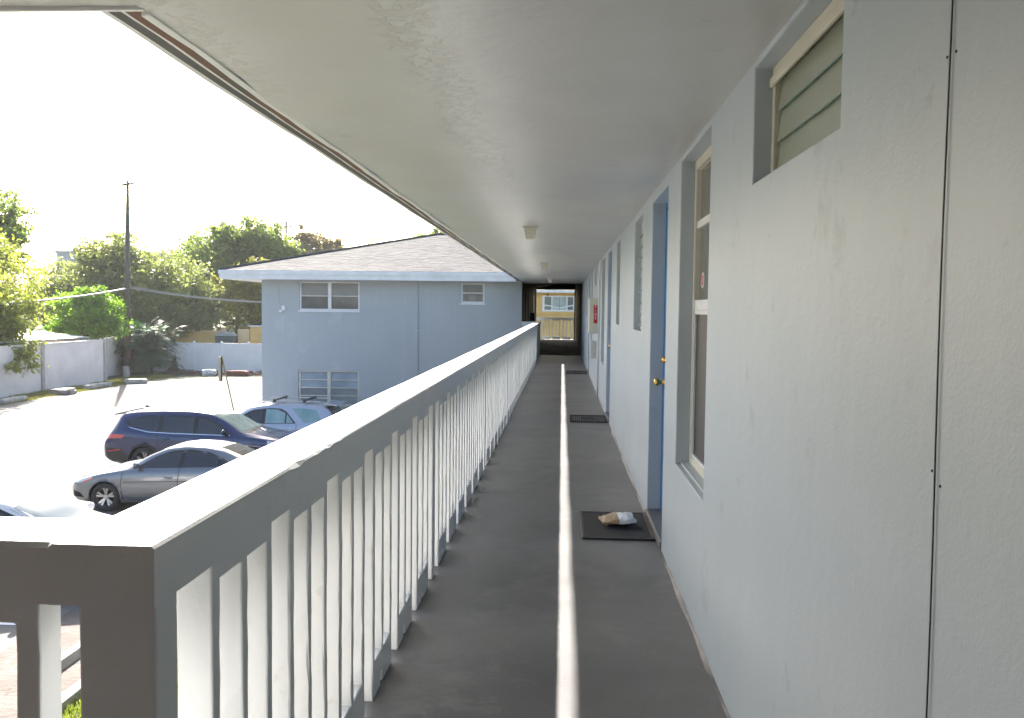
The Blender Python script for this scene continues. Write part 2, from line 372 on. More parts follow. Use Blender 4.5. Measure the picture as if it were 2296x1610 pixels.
# ceiling / soffit: a grid so that its edges and surface undulate
def ceiling():
    xs = list(np.linspace(-1.21, XW, 15)); yy = list(np.linspace(-10.8, 2.6, 44))+list(np.linspace(2.9, 29.75, 170))
    V = []; Fc = []
    for j, y in enumerate(yy):
        for i, x in enumerate(xs):
            n = .006*math.sin(y*1.9+x*2.1)+.004*math.sin(y*5.1-x*3)+.003*math.sin(x*9+y*.7)
            xx = x + (.012*math.sin(y*2.3)+.008*math.sin(y*7.7+1) if i == 0 else 0)
            V.append((xx, y, F+CH+n*(.4 if i == len(xs)-1 else 1)))
    nx = len(xs)
    for j in range(len(yy)-1):
        for i in range(nx-1): Fc.append((j*nx+i, (j+1)*nx+i, (j+1)*nx+i+1, j*nx+i+1))
    b = B(); b.add(V, Fc)
    k = len(b.v); xs = list(np.linspace(-14, -1.2, 30)); yy = list(np.linspace(-.41, 2.58, 16))
    V = [(x, y, F+CH+.006*math.sin(y*1.9+x*2.1)+.004*math.sin(y*5.1-x*3)+.004) for y in yy for x in xs]; nx = len(xs)
    b.add(V, [(j*nx+i, (j+1)*nx+i, (j+1)*nx+i+1, j*nx+i+1) for j in range(len(yy)-1) for i in range(nx-1)])
    return b
ceiling().make('ceiling', ceilp, bld, smooth=True, fix=False)
# eave edge, from inside to outside: plaster bead, wood board, drip metal, dark groove, lip
def wav(y, a=.006): return a*math.sin(y*2.7)+a*.6*math.sin(y*6.1+2)+a*.4*math.sin(y*13)
def eave_strip(name, m, x0, x1, z0, z1, wob, y0=2.62, y1=29.3):
    n = 150; b = B(); V = []
    for i in range(n+1):
        y = y0+(y1-y0)*i/n; q = wav(y, wob)
        V += [(x0+q, y, F+z0+q*.5), (x1+q, y, F+z0+.004), (x1+q, y, F+z1), (x0+q, y, F+z1)]
    fs = [(i*4+k, i*4+(k+1) % 4, (i+1)*4+(k+1) % 4, (i+1)*4+k) for i in range(n) for k in range(4)]
    fs += [(0,1,2,3), (n*4+3, n*4+2, n*4+1, n*4)]
    b.add(V, fs); return b.make(name, m, bld)
eave_strip('plaster_bead', whitetrim, -1.222, -1.198, 2.328, 2.46, .0035)
eave_strip('fascia_board', fasciawood, -1.288, -1.224, 2.352, 2.50, .002)
eave_strip('drip_edge', whitetrim, -1.332, -1.291, 2.374, 2.53, .002)
eave_strip('gutter_groove', darktrim, -1.400, -1.334, 2.392, 2.55, .001)
eave_strip('gutter_lip', whitetrim, -1.445, -1.402, 2.405, 2.56, .002)
b = B(); b.box(-14,-1.20,2.585,2.60,F+2.335,F+2.45); b.make('landing_edge_board', whitetrim, bld)
b = B(); b.box(-14,-1.445,2.602,2.68,F+2.372,F+2.50); b.box(-14,-1.445,2.682,2.72,F+2.392,F+2.52); b.make('landing_fascia', whitetrim, bld)
# roof above
b = B(); b.prism([(-1.447,F+2.50),(-1.447,F+2.57),(3,F+3.5),(7.5,F+2.57),(7.5,F+2.50),(3,F+3.42)], 1, -11.2, 45.5)
b.make('roof', shingle, bld)
b = B(); b.box(-14.2,-1.3,-8.2,2.73,F+2.575,F+2.66); b.make('landing_roof', shingle, bld)
b = B(); b.box(XW+.2,6.8,-2.8,45.3,F+2.42,F+2.46); b.make('attic_slab', darkwall, bld)
b = B(); b.box(-4,7.4,45.501,49.2,F+2.56,F+2.68); b.make('end_sun_shade', whitetrim, bld)  # unseen overhang, added to keep sun off the far floor
# far end: end of soffit, dark passage ceiling, portal to the far railing
b = B(); b.box(-1.33,XW,29.76,29.82,F+2.36,F+2.79); b.make('soffit_drop', ceilp, bld)
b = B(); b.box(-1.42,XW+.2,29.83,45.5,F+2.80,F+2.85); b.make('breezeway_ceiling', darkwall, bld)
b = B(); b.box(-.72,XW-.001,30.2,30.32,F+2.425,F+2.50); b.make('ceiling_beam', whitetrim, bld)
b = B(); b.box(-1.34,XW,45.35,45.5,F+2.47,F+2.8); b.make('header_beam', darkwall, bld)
shadef = mat('shaded_wet_floor', (.035,.034,.034), .8, spec=.06, var=(2.5,.8,(.06,.058,.057)), bump=(3,.25,.01), stain=[((.22,.21,.20), 2.4, .53, .6)])  # passage shade put into the floor colour, with pale wet reflections painted in
b = B(); b.box(-1.335,XW-.002,29.9,45.29,F+.001,F+.005); b.make('breezeway_floor', shadef, bld)
b = B(); b.box(-1.36,-1.28,45.3,45.5,F,F+2.47); b.make('portal_jamb', whitetrim, bld)
b = B(); b.box(XW-.05,XW,45.3,45.5,F,F+2.47); b.make('portal_jamb', brownwood, bld)
for (y0, y1, m_) in ((33.0, 33.9, brownwood), (36.2, 37.0, darktrim), (41.2, 43.6, mat('orange_door', (.42,.20,.09), .5))):
    b = B(); b.box(-1.339,-1.31,y0,y1,F+.02,F+2.1); b.make('passage_door', m_, bld)
b = B(); b.box(-1.339,-1.16,38.5,40.6,F+.05,F+1.35); b.make('passage_cabinet', black, bld)

# windows and doors in the walkway wall
def bar(b, x0, x1, y0, y1, z0, z1, mi=0): b.box(x0, x1, y0, y1, F+z0, F+z1, mi)
def frame(b, x0, x1, y0, y1, z0, z1, t, mi=0):
    bar(b,x0,x1,y0,y0+t,z0,z1,mi); bar(b,x0,x1,y1-t,y1,z0,z1,mi); bar(b,x0,x1,y0+t,y1-t,z0,z0+t,mi); bar(b,x0,x1,y0+t,y1-t,z1-t,z1,mi)
def louvre_window(o, n, tilt, closed=True):
    _, y0, y1, z0, z1 = o
    xf = XW+.06
    b = B(); frame(b, xf, xf+.05, y0+.002, y1-.002, z0+.002, z1-.002, .035)
    if closed: bar(b, xf-.012, xf, y0+.01, y1-.01, z1-.07, z1-.04)
    fr = b.make('window', cream if closed else whitetrim, bld, bevel=.003)
    za, zb_ = z0+.03, z1-(.055 if closed else .05); h = (zb_-za)/n
    for k in range(n):
        z = za+h*k; t = tilt*h
        b = B(); V = [(xf+.010-t, y0+.045, F+z), (xf+.016-t, y0+.045, F+z), (xf+.030+t*.4, y0+.045, F+z+h*1.06), (xf+.024+t*.4, y0+.045, F+z+h*1.06)]
        V += [(v[0], y1-.045, v[2]) for v in V]
        b.add(V, [(0,1,2,3)[::-1], (4,5,6,7), (0,4,5,1), (1,5,6,2), (2,6,7,3), (3,7,4,0)])
        b.m[2] = 1
        b.make('blade', [frost, glassedge], fr)
    return fr
def sash_window(o, sticker=False):
    _, y0, y1, z0, z1 = o; xf = XW+.075
    b = B(); frame(b, xf, xf+.07, y0+.002, y1-.002, z0+.002, z1-.002, .05); fr = b.make('window', cream, bld, bevel=.003)
    zm = z0+(z1-z0)*.525; zq = z0+(z1-z0)*.79
    b = B(); bar(b, xf+.004, xf+.05, y0+.05, y1-.05, zm-.02, zm+.035); bar(b, xf+.010, xf+.05, y0+.05, y1-.05, zq-.02, zq+.02); b.make('sash_bar', whitetrim, fr, bevel=.003)
    b = B(); bar(b, xf+.03, xf+.036, y0+.05, y1-.05, zq+.02, z1-.05); b.make('pane', paneg, fr)
    b = B(); bar(b, xf+.03, xf+.036, y0+.05, y1-.05, zm+.035, zq-.02); b.make('pane', paneg, fr)
    b = B(); frame(b, xf+.006, xf+.022, y0+.05, y1-.05, z0+.05, zm-.02, .022); b.make('screen_frame', whitetrim, fr)
    b = B(); bar(b, xf+.016, xf+.020, y0+.072, y1-.072, z0+.072, zm-.042); b.make('screen', screen, fr)
    b = B(); bar(b, XW+.03, xf, y0+.003, y1-.003, z0+.001, z0+.014); b.make('sill', wallp, fr)
    if sticker:
        b = B(); b.lathe([(.0,0),(.042,0),(.042,-.002),(0,-.002)], (xf+.0295, y1-.17, F+zm+.14), 'x', 20); b.make('sticker', whitep, fr, label='round white and red sticker')
        b = B(); b.lathe([(.012,0),(.028,0),(.028,-.001),(.012,-.001)], (xf+.0270, y1-.17, F+zm+.14), 'x', 20); b.make('sticker_ring', redp, fr)
def plain_window(o):
    _, y0, y1, z0, z1 = o; xf = XW+.09
    b = B(); frame(b, xf, xf+.05, y0+.002, y1-.002, z0+.002, z1-.002, .035); fr = b.make('window', whitetrim, bld, bevel=.003)
    b = B(); bar(b, xf+.02, xf+.026, y0+.035, y1-.035, z0+.035, z1-.035); b.make('pane', paneg, fr)
def door(o, first=False):
    _, y0, y1, z0, z1 = o; xd = XW+.124
    b = B(); bar(b, xd-.03, xd+.06, y0+.001, y0+.04, z0+.005, z1-.001); bar(b, xd-.03, xd+.06, y1-.04, y1-.001, z0+.005, z1-.001); bar(b, xd-.03, xd+.06, y0+.04, y1-.04, z1-.045, z1-.001)
    b.make('door_frame', bluedoor, bld, bevel=.003)
    b = B(); bar(b, xd-.028, xd+.017, y0+.042, y1-.042, z0+.005, z1-.05)
    d = b.make('door', bluedoor, bld, bevel=.003)
    b = B(); yk = y1-.115
    b.lathe([(0,-.075),(.018,-.073),(.027,-.062),(.028,-.05),(.02,-.038),(.012,-.03),(.012,-.008),(.03,-.006),(.03,0)], (xd-.028, yk, F+z0+.94), 'x', 20)
    b.make('knob', brass, d, smooth=True)
    b = B(); b.lathe([(0,-.022),(.02,-.02),(.026,0)], (xd-.028, yk, F+z0+1.10), 'x', 16); b.make('deadbolt', brass, d, smooth=True)
    b = B(); bar(b, XW-.012, xd+.06, y0+.001, y1-.001, 0.001, z0+.004); b.make('door_step', floorp, bld, bevel=.01)
first_s = True
for o in OP:
    if o[0] == 'vent': louvre_window(o, 3, .0)
    elif o[0] == 'louvre': louvre_window(o, 9, .35, False)
    elif o[0] == 'sash': sash_window(o, first_s); first_s = False
    elif o[0] == 'plain': plain_window(o)
    elif o[0] == 'small': plain_window(o)
    else: door(o)

# ------------------------------------------------------------------ railings
PT = .075
def panel_mesh():
    b = B(); W_ = .386
    slots = [(.043,.177,.14,.935), (.212,.348,.14,.935), (.150,.205,-1,.055)]
    us = [0, W_]+[v for s_ in slots for v in s_[:2]]; vs = [0, .988]+[v for s_ in slots for v in s_[2:] if v > 0]+[.2+.075*k for k in range(10)]
    b.holes(us, vs, lambda u, v: not any(s_[0] < u < s_[1] and s_[2] < v < s_[3] for s_ in slots), 0, PT, lambda u, v, t: (t, u, v))
    rr = random.Random(3)
    b.v = [(v[0], v[1]+(rr.uniform(-.0028, .0028) if .01 < v[1] < W_-.01 else rr.uniform(-.0022, .0022)), v[2]+(rr.uniform(-.003, .003) if v[2] > .05 else 0)) for v in b.v]
    return b.mesh('baluster_panel', white_rail, bevel=.005)
PANEL = [panel_mesh()]
for k in range(3):
    me = PANEL[0].copy()
    for v in me.vertices:
        v.co.y += .0025*math.sin(v.co.z*(7+k*2)+k*2)+random.uniform(-.0016,.0016); v.co.x += random.uniform(-.001,.001)
    PANEL.append(me)
def cap_mesh(L, name='cap', w0=.185, h=.105):
    """uneven hand-finished concrete cap along +y"""
    n = max(4, int(L/.045)); b = B(); V = []
    for i in range(n+1):
        y = L*i/n; r = lambda a: random.uniform(-a, a)
        c_ = (random.random() < .10)*random.uniform(.002,.007); q = .0018*math.sin(y*3.1)+.0012*math.sin(y*8.3+1)
        V += [(0+r(.0008), y, 0), (w0+r(.0006), y, 0), (w0+q*.6, y, h-.005-c_), (w0-.005-c_+q*.6, y, h+q*.5), (.010, y, h+q*.4), (0, y, h-.008)]
    fs = [(i*6+k, i*6+(k+1) % 6, (i+1)*6+(k+1) % 6, (i+1)*6+k) for i in range(n) for k in range(6)]
    fs += [tuple(range(6)), tuple(range(n*6, n*6+6))[::-1]]
    b.add(V, fs); return b.mesh(name, white_rail)
XR = -.70
rail = thing('walkway_railing', (-.74, 1.53, F), 'long white concrete slotted railing running down the left edge of the walkway', 'railing')
o = rail.location
put('cap', cap_mesh(29.42-1.485), rail, (-.865-o.x, 1.485-o.y, .989))
postm = B().box(0, PT+.004, 0, .105, 0, .988).mesh('post', white_rail, bevel=.005)
for bay in range(8):
    s_ = 1.53+bay*3.43
    put('post', postm if bay else B().box(-.06, PT+.004, 0, .092, 0, .988).mesh('post', white_rail, bevel=.006), rail, (XR-PT-.002-o.x, s_-o.y, 0))
    if bay == 7: break
    for i in range(6):
        put('baluster_panel', PANEL[(i+bay) % 4], rail, (XR-PT-o.x, s_+.262+i*.529-o.y, 0))
b = B(); b.box(XR-PT-.004, XR, 25.68, 29.40, F, F+.987); b.make('solid_panel', white_rail, rail)
cross = thing('landing_railing', (-2.2, 1.55, F), 'near white concrete railing crossing the landing, shaded side towards the viewer', 'railing')
me = cap_mesh(12, 'cap', .182, .105)
c_ = put('cap', me, cross, (-.868+2.2, 1.486-1.55, .989), rot=(0, 0, math.radians(90)))
c_.location.y = 1.487-1.55
c_.location.x = -.866+2.2
for v in me.vertices: pass
x_ = -.912-.386
for i in range(21):
    # panels turned to run along x; 0.042 leg next to the gap beside the corner post
    p_ = put('baluster_panel', PANEL[i % 4], cross, (x_+.386-2*0+2.2, 1.535-1.55, 0), rot=(0, 0, math.radians(90)))
    x_ -= .525
ret = thing('return_railing', (-1.0, 29.55, F), 'short grey railing stub joining the long railing to the blue house corner', 'railing')
b = B(); b.box(-1.29,-.69,29.43,29.60,F+.99,F+1.10); b.make('cap', white_rail, ret, bevel=.01)
b = B(); b.box(-1.28,-.70,29.47,29.55,F,F+.989); b.make('solid_panel', white_rail, ret)
endr = thing('end_railing', (-.35, 46.45, F), 'small slotted railing closing the far end of the walkway in front of the yellow building', 'railing')
put('cap', cap_mesh(3.2, 'cap'), endr, (1.35, -.07, .989), rot=(0, 0, math.radians(90)))
for i in range(6):
    put('baluster_panel', PANEL[i % 4], endr, (1.30-i*.525, -.04, 0), rot=(0, 0, math.radians(90)))

# ------------------------------------------------------------------ ceiling lamps
lg = 'lamps on the walkway ceiling'
def lamp(y, label):
    t = thing('ceiling_lamp', (-.335, y, F+CH), label, 'lamp', lg)
    b = B(); b.box(-.075,.075,-.075,.075,-.022,.004); m1 = b.mesh('base_plate', alum, bevel=.003)
    put('base_plate', m1, t)
    b = B(); V = []
    for z, r in ((-.022,.062),(-.125,.043),(-.13,.038)):
        V += [(-r,-r,z),(r,-r,z),(r,r,z),(-r,r,z)]
    b.add(V, [(i*4+k, i*4+(k+1) % 4, (i+1)*4+(k+1) % 4, (i+1)*4+k) for i in range(2) for k in range(4)]+[(8,9,10,11)])
    put('glass_shade', b.mesh('glass_shade', lampglass, bevel=.004), t)
    b = B(); b.tube([(.07,-.076,-.012),(.082,-.085,-.012)], .008, 8); put('screw', b.mesh('screw', alum), t)
lamp(9.35, 'nearest square glass lamp on the walkway ceiling')
lamp(16.6, 'middle square glass lamp on the walkway ceiling')
lamp(24.6, 'farthest small glass lamp on the walkway ceiling just before the dark passage')

# ------------------------------------------------------------------ things on the wall
t = thing('wall_cable', (XW-.004, 1.58, F), 'thin black cable running down the near end of the pale wall', 'cable')
pts = [(XW-.004, 1.58+.004*math.sin(z*5)+.006*(z-1.2)*0, F+z) for z in np.linspace(.0, CH, 40)]
b = B(); b.tube(pts, .0016, 6); b.make('cable', black, t)
for (y, z) in ((1.565, 1.93), (1.60, 1.93), (1.565, 1.21), (1.60, 1.23)):
    b = B(); b.lathe([(0,-.002),(.002,-.002),(.003,0)], (XW, y, F+z), 'x', 8); b.make('clip', black, t)
t = thing('conduit', (XW-.02, 15.62, F), 'thin pale conduit running from ceiling to floor beside the extinguisher cabinet', 'pipe')
b = B(); b.tube([(XW-.02,15.15,F+CH-.01),(XW-.02,15.35,F+CH-.05),(XW-.02,15.52,F+CH-.14),(XW-.02,15.60,F+CH-.3),(XW-.02,15.62,F+CH-.6),(XW-.02,15.62,F)], .014, 8)
b.make('pipe', whitetrim, t, smooth=True)
b = B(); b.box(XW-.03, XW, 15.6, 15.64, F+1.9, F+1.93); b.make('clamp', alum, t)
t = thing('extinguisher_cabinet', (XW-.09, 16.0, F+1.08), 'ivory fire extinguisher cabinet with a red sign, hung on the wall halfway down the walkway', 'cabinet')
b = B(); b.box(XW-.175, XW, 15.75, 16.35, F+1.09, F+1.70); b.make('cabinet_body', ivory, t, bevel=.008)
b = B(); b.box(XW-.172, XW-.003, 15.742, 15.748, F+1.10, F+1.69); b.make('cabinet_panel', ivory, t)
b = B(); b.box(XW-.10, XW-.035, 15.736, 15.741, F+1.27, F+1.58); sgn = b.make('sign', redp, t, bevel=.002, label='red sign with white vertical lettering')
def text_part(s_, loc, size, m, parent, rot, name='lettering', ext=.001, align='CENTER'):
    cu = bpy.data.curves.new(name, 'FONT'); cu.body = s_; cu.size = size; cu.extrude = ext; cu.align_x = align; cu.align_y = 'CENTER'
    ob = bpy.data.objects.new('tmp', cu); COL.objects.link(ob)
    dg = bpy.context.evaluated_depsgraph_get(); me = bpy.data.meshes.new_from_object(ob.evaluated_get(dg))
    bpy.data.objects.remove(ob); me.materials.clear(); me.materials.append(m)
    og = ORG.get(parent.name, Vector((0,0,0)))
    return put(name, me, parent, Vector(loc)-og, rot=rot)
for i, ch in enumerate('FIRE'):
    text_part(ch, (XW-.066, 15.733, F+1.545-.062*i), .066, whitep, sgn, (math.radians(90), 0, 0), 'letter')
t = thing('meter_box', (XW-.05, 15.68, F+.7), 'small grey electrical box with a white cap under the extinguisher cabinet', 'box')
b = B(); b.box(XW-.10, XW, 17.0, 17.12, F+.60, F+.90); b.make('box_body', alum, t, bevel=.005)
b = B(); b.box(XW-.13, XW+.0, 16.98, 17.14, F+.905, F+.94); b.make('box_cap', whitetrim, t, bevel=.005)
b = B(); b.tube([(XW-.07,17.05,F+.94),(XW-.07,17.05,F+2.3)], .008, 6); b.make('wire', whitetrim, t)

# ------------------------------------------------------------------ doormats and parcel
def doormat(x0, x1, y0, y1, label, style, name='doormat'):
    t = thing(name, ((x0+x1)/2, (y0+y1)/2, F), label, 'doormat', 'doormats along the wall')
    if style == 0:
        b = B(); b.box(x0+.02, x1-.02, y0+.02, y1-.02, F+.001, F+.010); b.make('pile', rubber, t, bevel=.003)
        b = B(); b.box(x0,x1,y0,y0+.022,F+.001,F+.014); b.box(x0,x1,y1-.022,y1,F+.001,F+.014); b.box(x0,x0+.022,y0+.022,y1-.022,F+.001,F+.014); b.box(x1-.022,x1,y0+.022,y1-.022,F+.001,F+.014)
        b.make('rim', black, t, bevel=.004)
    else:
        b = B(); b.box(x0,x1,y0,y0+.03,F+.001,F+.015); b.box(x0,x1,y1-.03,y1,F+.001,F+.015); b.box(x0,x0+.03,y0+.03,y1-.03,F+.001,F+.015); b.box(x1-.03,x1,y0+.03,y1-.03,F+.001,F+.015)
        b.make('rim', rubber, t, bevel=.003)
        n = 15
        me = B().box(-.009,.009,0,y1-y0-.06,.001,.011).mesh('rib', rubber)
        for i in range(n):
            put('rib', me, t, (x0+.045+(x1-x0-.09)*i/(n-1)-(x0+x1)/2, y0+.03-(y0+y1)/2, 0))
        b = B(); b.box(x0+.16,x1-.16,(y0+y1)/2-.12,(y0+y1)/2+.12,F+.012,F+.016); b.make('middle_plate', rubber, t)
doormat(.150, .632, 5.93, 6.72, 'near black doormat with a paper parcel lying on it', 0)
doormat(.125, .625, 12.17, 12.92, 'black ribbed rubber doormat at the second door', 1)
doormat(.120, .610, 21.35, 22.35, 'dark doormat at the third door near the dark passage', 1)
t = thing('parcel', (.40, 6.33, F+.015), 'crumpled brown paper parcel with white front lying on the near doormat', 'parcel')
bm = bmesh.new(); bmesh.ops.create_cube(bm, size=1.0); bmesh.ops.subdivide_edges(bm, edges=bm.edges, cuts=7, use_grid_fill=True)
for v in bm.verts:
    x, y, z = v.co*2
    e = (1-abs(x)**3*.75)*(1-abs(y)**3*.6)
    v.co = Vector((x*.115*(1+.03*math.sin(y*4)), y*.10*(1+.05*math.sin(x*3)), .036+z*.034*e+.008*math.sin(x*6+y*3)*(z > 0)+random.uniform(-.003,.003)+(.012*x if z > -.5 else 0)))
me = bpy.data.meshes.new('wrapper'); bm.to_mesh(me); bm.free(); me.materials.append(paper); me.materials.append(paperw)
for p in me.polygons:
    c = p.center
    p.material_index = 1 if (c.x > .012+c.y*.2 and c.z > .02) else 0
put('wrapper', me, t, (0,0,.0), rot=(0, 0, math.radians(8)))
b = B(); b.add([(.31,6.27,F+.030),(.325,6.225,F+.022),(.345,6.235,F+.055),(.335,6.27,F+.06)], [(0,1,2,3)]); b.make('torn_flap', paper, t)

# ------------------------------------------------------------------ the blue house across the lot
HY = 29.5
hs = thing('blue_house', (-5.5, 34, 0), 'two-storey pale blue stucco wing with grey hip roof across the lot', 'building')
HO = [(-8.57,-6.58,1.38,2.30), (-8.60,-6.59,-1.73,-.60), (-3.27,-2.51,1.67,2.30)]
b = B(); us = [-9.81,-1.30]+[v for h in HO for v in h[:2]]; vs = [-3,2.36]+[v for h in HO for v in h[2:]]
b.holes(us, vs, lambda u, v: not any(h[0] < u < h[1] and h[2] < v < h[3] for h in HO), HY, HY+.2, lambda u, v, t: (u, t, F+v))
b.box(-9.81,-9.61,HY+.2,41,0,F+2.36); b.box(-9.61,-1.43,40.8,41,0,F+2.36); b.box(-1.50,-1.43,HY+.2,40.8,0,F+2.36)
b.make('wall', housep, hs)
b = B(); b.box(-9.605,-1.505,HY+.205,40.79,F+2.364,F+2.39); b.make('attic_slab', darkwall, hs)
b = B(); b.box(-9.6,-1.5,31.5,31.6,0,F+2.3); b.make('room_partition', darkwall, hs)
def hwin(h, kind):
    x0, x1, z0, z1 = h; y = HY+.05
    def fbox(b, a0, a1, c0, c1, d0=0, d1=.05): b.box(a0, a1, y+d0, y+d1, F+c0, F+c1)
    b = B(); T = .055
    fbox(b,x0,x0+T,z0,z1); fbox(b,x1-T,x1,z0,z1); fbox(b,x0+T,x1-T,z0,z0+T); fbox(b,x0+T,x1-T,z1-T*.6,z1)
    if kind != 'small': xm = (x0+x1)/2; fbox(b,xm-.055,xm+.055,z0+T,z1-T*.6,-.005,.055)
    b.box(x0-.03,x1+.03,HY-.03,HY+.05,F+z0-.05,F+z0-.001)
    fr = b.make('window', alum if kind == 'low' else whitetrim, hs)
    cols = [(x0+T,x1-T)] if kind == 'small' else [(x0+T,(x0+x1)/2-.055), ((x0+x1)/2+.055,x1-T)]
    for ci, (a, c) in enumerate(cols):
        rows = {'up': 2, 'low': 4, 'small': 2}[kind]
        za, zb_ = z0+T, z1-T*.6
        for r in range(rows):
            q0 = za+(zb_-za)*r/rows; q1 = za+(zb_-za)*(r+1)/rows
            b = B(); tl = .02 if kind == 'low' else 0
            b.add([(a, y+.03-tl, F+q0+.012), (c, y+.03-tl, F+q0+.012), (c, y+.034+tl, F+q1-.012), (a, y+.034+tl, F+q1-.012)], [(0,1,2,3)])
            up_ = (kind == 'up' and r == 1)
            b.make('pane', blindm if up_ else (panedark if not (kind == 'low' and r >= 2) else mat('hazy_pane', (.24,.29,.34), .12, var=(1.5,.4))), fr)
            if r:
                b = B(); b.box(a, c, y+.005, y+.045, F+q0-.014, F+q0+.014); b.make('bar', alum if kind != 'small' else whitetrim, fr)
hwin(HO[0], 'up'); hwin(HO[1], 'low'); hwin(HO[2], 'small')
b = B(); b.box(-3.02,-2.80,HY+.07,HY+.078,F+1.74,F+1.93); b.make('window_fan', blindm, hs)
# eaves and roof
E0, EX = 28.9, -11.0; RZ = F+2.64; S = .268; T6 = 6.2
b = B(); b.box(EX,-1.47,E0,E0+.03,F+2.36,F+2.53); b.box(EX,EX+.03,E0+.03,41.3,F+2.36,F+2.53); b.make('fascia', whitetrim, hs)
b = B(); b.box(EX-.02,-1.47,E0-.03,E0-.001,F+2.52,F+2.645); b.box(EX-.03,EX-.001,E0,41.3,F+2.52,F+2.645); b.make('drip_edge', whitetrim, hs)
b = B(); b.box(EX+.03,-1.32,E0+.031,HY,F+2.362,F+2.38); b.box(EX+.03,-9.81,HY,41,F+2.362,F+2.38); b.make('soffit', whitetrim, hs)
b = B(); Y2 = E0+2*T6
b.add([(EX,E0,RZ-.02),(4,E0,RZ-.02),(4,E0+T6,RZ-.02+S*T6),(EX+T6,E0+T6,RZ-.02+S*T6),(EX,Y2,RZ-.02),(4,Y2,RZ-.02)], [(0,1,2,3),(0,3,4),(4,3,2,5)])
b.make('roof', shingle, hs, fix=False)
# shingle courses: real overlapping tabs on the front and left slopes
V = []; FC = []
def tab(p0, p1, p2, p3):
    k = len(V); V.extend([p0, p1, p2, p3]); FC.append((k, k+1, k+2, k+3))
nc = 44
for r in range(nc):
    t0, t1 = T6*r/nc, T6*(r+1.15)/nc
    if t1 > T6: t1 = T6
    x = EX+t0; xe = -.6
    off = random.uniform(0, .3); x_s = x
    while x_s < xe:
        wd = .30 if x_s > x else .30-off*.9
        a, c = x_s+.004, min(x_s+wd-.004, xe); j = random.uniform(.013, .018)
        d = random.choice((0, 0, 0, .008, -.01))
        a2 = max(a, EX+t1)
        tab((a, E0+t0+d, RZ+S*(t0+d)+j), (c, E0+t0+d, RZ+S*(t0+d)+j), (c, E0+t1, RZ+S*t1+.004), (min(a2, c), E0+t1, RZ+S*t1+.004))
        tab((a, E0+t0+d, RZ+S*(t0+d)+j), (c, E0+t0+d, RZ+S*(t0+d)+j), (c, E0+t0+d, RZ+S*(t0+d)-.02), (a, E0+t0+d, RZ+S*(t0+d)-.02))
        x_s += wd
b = B(); b.add(V, FC); b.make('shingles', shingle, hs, kind='stuff', fix=False)
b = B(); b.tube([(EX,E0,RZ+.02),(EX+T6,E0+T6,RZ+S*T6+.02)], .045, 6); b.tube([(EX+T6,E0+T6,RZ+S*T6+.02),(4,E0+T6,RZ+S*T6+.02)], .045, 6); b.make('ridge_cap', shingle, hs)
b = B(); b.tube([(-4.66,HY-.02,F+2.36),(-4.66,HY-.02,F+.2),(-4.645,HY-.02,.1)], .018, 8); b.make('downpipe', mat('grey_pipe', (.28,.33,.38), .5), hs)
for z in (F+.75, F-.6):
    b = B(); b.box(-4.70,-4.62,HY-.045,HY-.001,z,z+.03); b.make('pipe_clamp', alum, hs)
t = thing('flood_light', (-9.07, HY-.08, F+1.37), 'white security light with hanging wire on the blue wall left of the upper window', 'light')
b = B(); b.box(-9.14,-9.02,HY-.06,HY,F+1.36,F+1.52); b.make('housing', whitetrim, t, bevel=.01)
b = B(); b.lathe([(0,-.02),(.05,-.02),(.06,.03),(.04,.09),(0,.10)], (-9.16, HY-.10, F+1.34), 'y', 12); b.make('lamp_head', whitetrim, t, smooth=True)
b = B(); b.tube([(-9.25,HY-.01,F+2.35),(-9.26,HY-.01,F+1.8),(-9.2,HY-.01,F+1.5),(-9.14,HY-.01,F+1.45)], .008, 5); b.make('wire', alum, t)

# ------------------------------------------------------------------ yellow building beyond the end railing
yb = thing('yellow_building', (0, 66, 0), 'yellow building with a wide white window seen through the end of the walkway', 'building')
b = B(); wy = (-1.30, .83, 1.42, 2.38)
b.holes([-9,10,wy[0],wy[1]], [-3,2.62,wy[2],wy[3]], lambda u, v: not (wy[0] < u < wy[1] and wy[2] < v < wy[3]), 62, 62.2, lambda u, v, t: (u, t, F+v))
b.box(-9,-8.8,62.2,70,0,F+2.62); b.box(9.8,10,62.2,70,0,F+2.62); b.box(-8.8,9.8,69.8,70,0,F+2.62)
b.make('wall', yellowp, yb)
b = B(); b.box(-9.5,10.5,61.4,70.5,F+2.62,F+2.80); b.make('roof_slab', whitetrim, yb)
b = B(); b.box(-9,10,61.97,62,F+1.12,F+1.16); b.box(-9,10,61.97,62,F+2.46,F+2.5); b.make('trim_band', mat('ochre_band', (.50,.28,.07), .7), yb)
b = B(); x0, x1, z0, z1 = wy; fy = 61.95
b.box(x0-.04,x0+.10,fy,62.1,F+z0-.06,F+z1+.04); b.box(x1-.10,x1+.04,fy,62.1,F+z0-.06,F+z1+.04); b.box(x0+.10,x1-.10,fy,62.1,F+z0-.06,F+z0+.05); b.box(x0+.10,x1-.10,fy,62.1,F+z1-.04,F+z1+.04)
for xm in (-.70, .32): b.box(xm-.04,xm+.04,fy+.02,62.1,F+z0+.05,F+z1-.04)
fr = b.make('window', whitetrim, yb)
curt = mat('curtain', (.40,.46,.43), .6, var=(3,.3))
for (a, c, m_) in ((x0+.10,-.74,paneg), (-.66,.28,curt), (.36,x1-.10,paneg)):
    b = B(); b.box(a, c, 62.05, 62.06, F+z0+.05, F+z1-.04); b.make('pane', m_, fr)
b = B(); b.box(-.20,-.18,62.03,62.05,F+z0+.05,F+z1-.04); b.make('mullion', darktrim, fr)
b = B(); V = []; n = 24
for i in range(n+1):
    x = x0+.1+(x1-x0-.2)*i/n; q = .08*math.cos((x+.2)*3.4); V += [(x, 62.035, F+z0+.22-q), (x, 62.035, F+z0+.31-q)]
